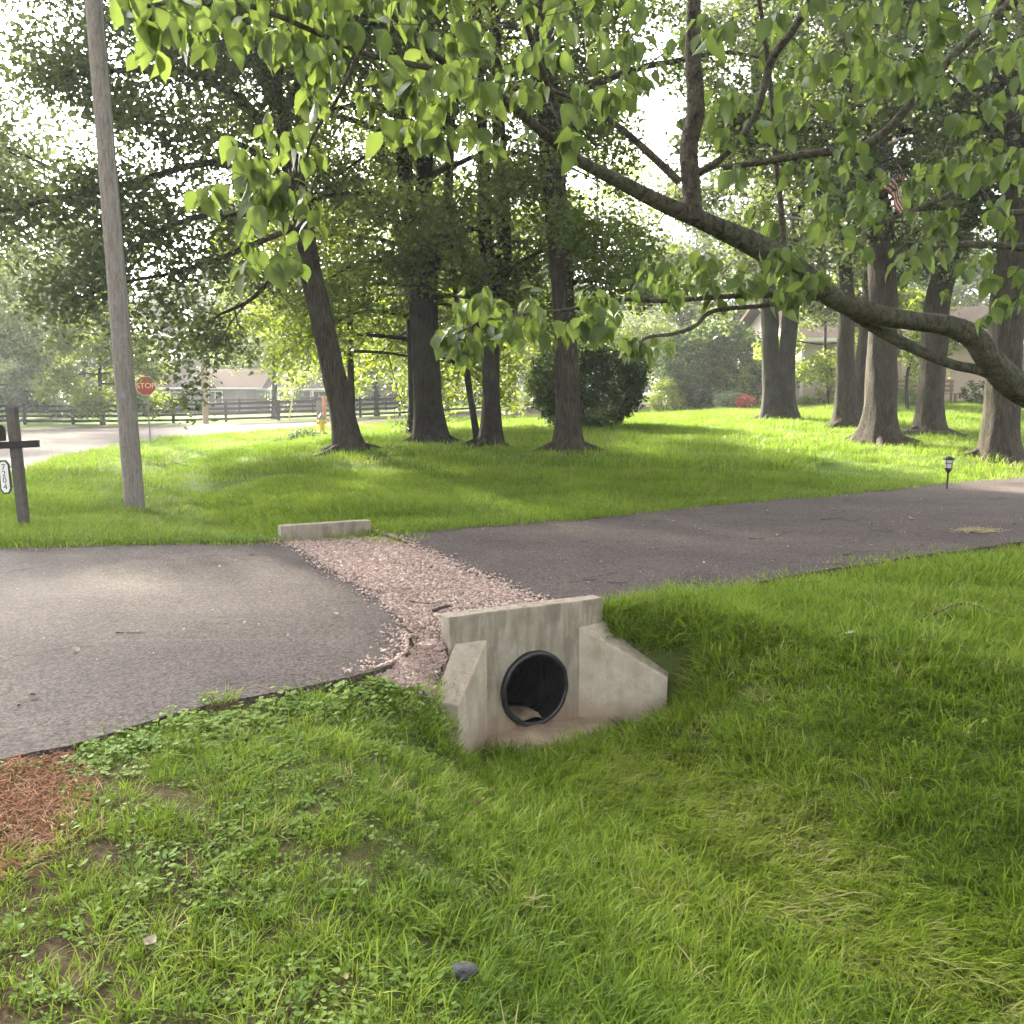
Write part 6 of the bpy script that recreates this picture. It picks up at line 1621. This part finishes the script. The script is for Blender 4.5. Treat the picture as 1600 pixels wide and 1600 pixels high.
for k, (lab, px, py, L, mt) in enumerate([('pale curled leaf lying above the forked twig', 1300, 799, 0.09, M_DEAD), ('pale leaf beside the crack right of the forked twig', 1358, 821, 0.08, M_DEAD), ('whitest crumpled leaf on the right driveway', 1418, 811, 0.11, M_DEAD),
        ('pale leaf near the grass edge of the right driveway', 1360, 854, 0.06, M_DEAD), ('small pale leaf by the near driveway edge on the right', 1436, 854, 0.06, M_DEAD), ('pale leaf beside the dry grass clump', 1580, 821, 0.07, M_DEAD),
        ('small pale leaf on the driveway where it meets the gravel', 712, 868, 0.06, M_DEAD), ('bone-pale twig-like leaf on the left apron', 122, 1017, 0.07, M_DEAD), ('small pale leaf on the lower left apron', 58, 1091, 0.05, M_DEAD), ('pale sliver on the apron near the gravel', 526, 961, 0.05, M_DEAD),
        ('pale leaf on the far driveway edge grass', 1002, 797, 0.10, M_DEAD)]): dead_leaf(lab, px, py, L, mt, 700 + k)
dead_leaf('long dry pale leaf in the thin grass at lower left', 226, 1497, 0.055, M_DEAD, 731, 'litter in the lawn', 0.03)
dead_leaf('crumpled grey leaf in the grass before the pipe', 733, 1277, 0.10, M_BROWNLEAF, 732, 'litter in the lawn', 0.05)
dead_leaf('small brown scrap in the lower left grass', 541, 1549, 0.024, M_BROWNLEAF, 733, 'litter in the lawn', 0.05)
dead_leaf('pale leaf in the shaded slope on the right', 1322, 1007, 0.09, M_DEAD, 734, 'litter in the lawn', 0.06)
# clod of black asphalt in the grass
rk = stone_lump = bmesh.new(); bmesh.ops.create_icosphere(rk, subdivisions=3, radius=0.036)
for v in rk.verts:
    n_ = fbm(np.array(v.co.x * 30 + 5), np.array(v.co.y * 30 + v.co.z * 22)); v.co *= 0.65 + 0.75 * float(n_); v.co.z *= 0.7
me = bpy.data.meshes.new('asphalt_lump'); rk.to_mesh(me); rk.free(); me.materials.append(plain('asphalt_lump', (0.045, 0.045, 0.048), 0.9, 0.4, 60, bmp=0.6))
tag(obj('asphalt_lump', me, None, gp_(725, 1543, 0.05)), 'dark lump of asphalt in the grass at the bottom', 'rock')
# clump of dry cut grass on the driveway
M_HAY = plain('dry_grass', (0.36, 0.31, 0.16), 0.85, 0.25, 30, bmp=0)
a = Acc(); rr = np.random.default_rng(5); c0 = gp_(1530, 832, 0.01)
for k in range(160):
    p = rr.normal(0, 1, 3) * np.array((0.11, 0.05, 0.010)) + np.array((0, 0, 0.015)); d_ = rr.normal(0, 1, 3) * np.array((1, 0.6, 0.18)); d_ /= np.linalg.norm(d_); L = rr.uniform(0.05, 0.14)
    V, Fq = tube_np(np.array([p - d_ * L / 2, p + rr.normal(0, 0.006, 3), p + d_ * L / 2]), [0.001, 0.0022, 0.001], 4); a.add(V, Fq)
tag(obj('dry_grass_clump', a.mesh('dry_grass_clump', M_HAY), None, c0), 'clump of dry straw-like grass on the right driveway', 'straw')
# low brush heap at the ditch by the hydrant
shrub('brush_heap', 'dark heap of brush in the ditch left of the hydrant', 478, 31, 1.1, 0.35, M_DARKLEAF, 655, 60, 10, 0.08, 0.3, 0.12, stems=8)

# ------------------------------------------------------------------ hazy morning air
m = bpy.data.materials.new('hazy_air'); m.use_nodes = True; nt = m.node_tree
for n_ in list(nt.nodes):
    if n_.type == 'BSDF_PRINCIPLED': nt.nodes.remove(n_)
pv = nt.nodes.new('ShaderNodeVolumePrincipled')
pv.inputs['Color'].default_value = (0.92, 0.95, 1.0, 1)
pv.inputs['Density'].default_value = 0.0010
pv.inputs['Anisotropy'].default_value = 0.15
nt.links.new(pv.outputs[0], nt.nodes['Material Output'].inputs['Volume'])
hz = MB().box((0, 0, 0), (820, 980, 26)).mesh('haze', m)
tag(obj('haze', hz, None, (0, 425, 11.0)), 'pale morning haze over the whole scene', 'haze', kind='stuff')
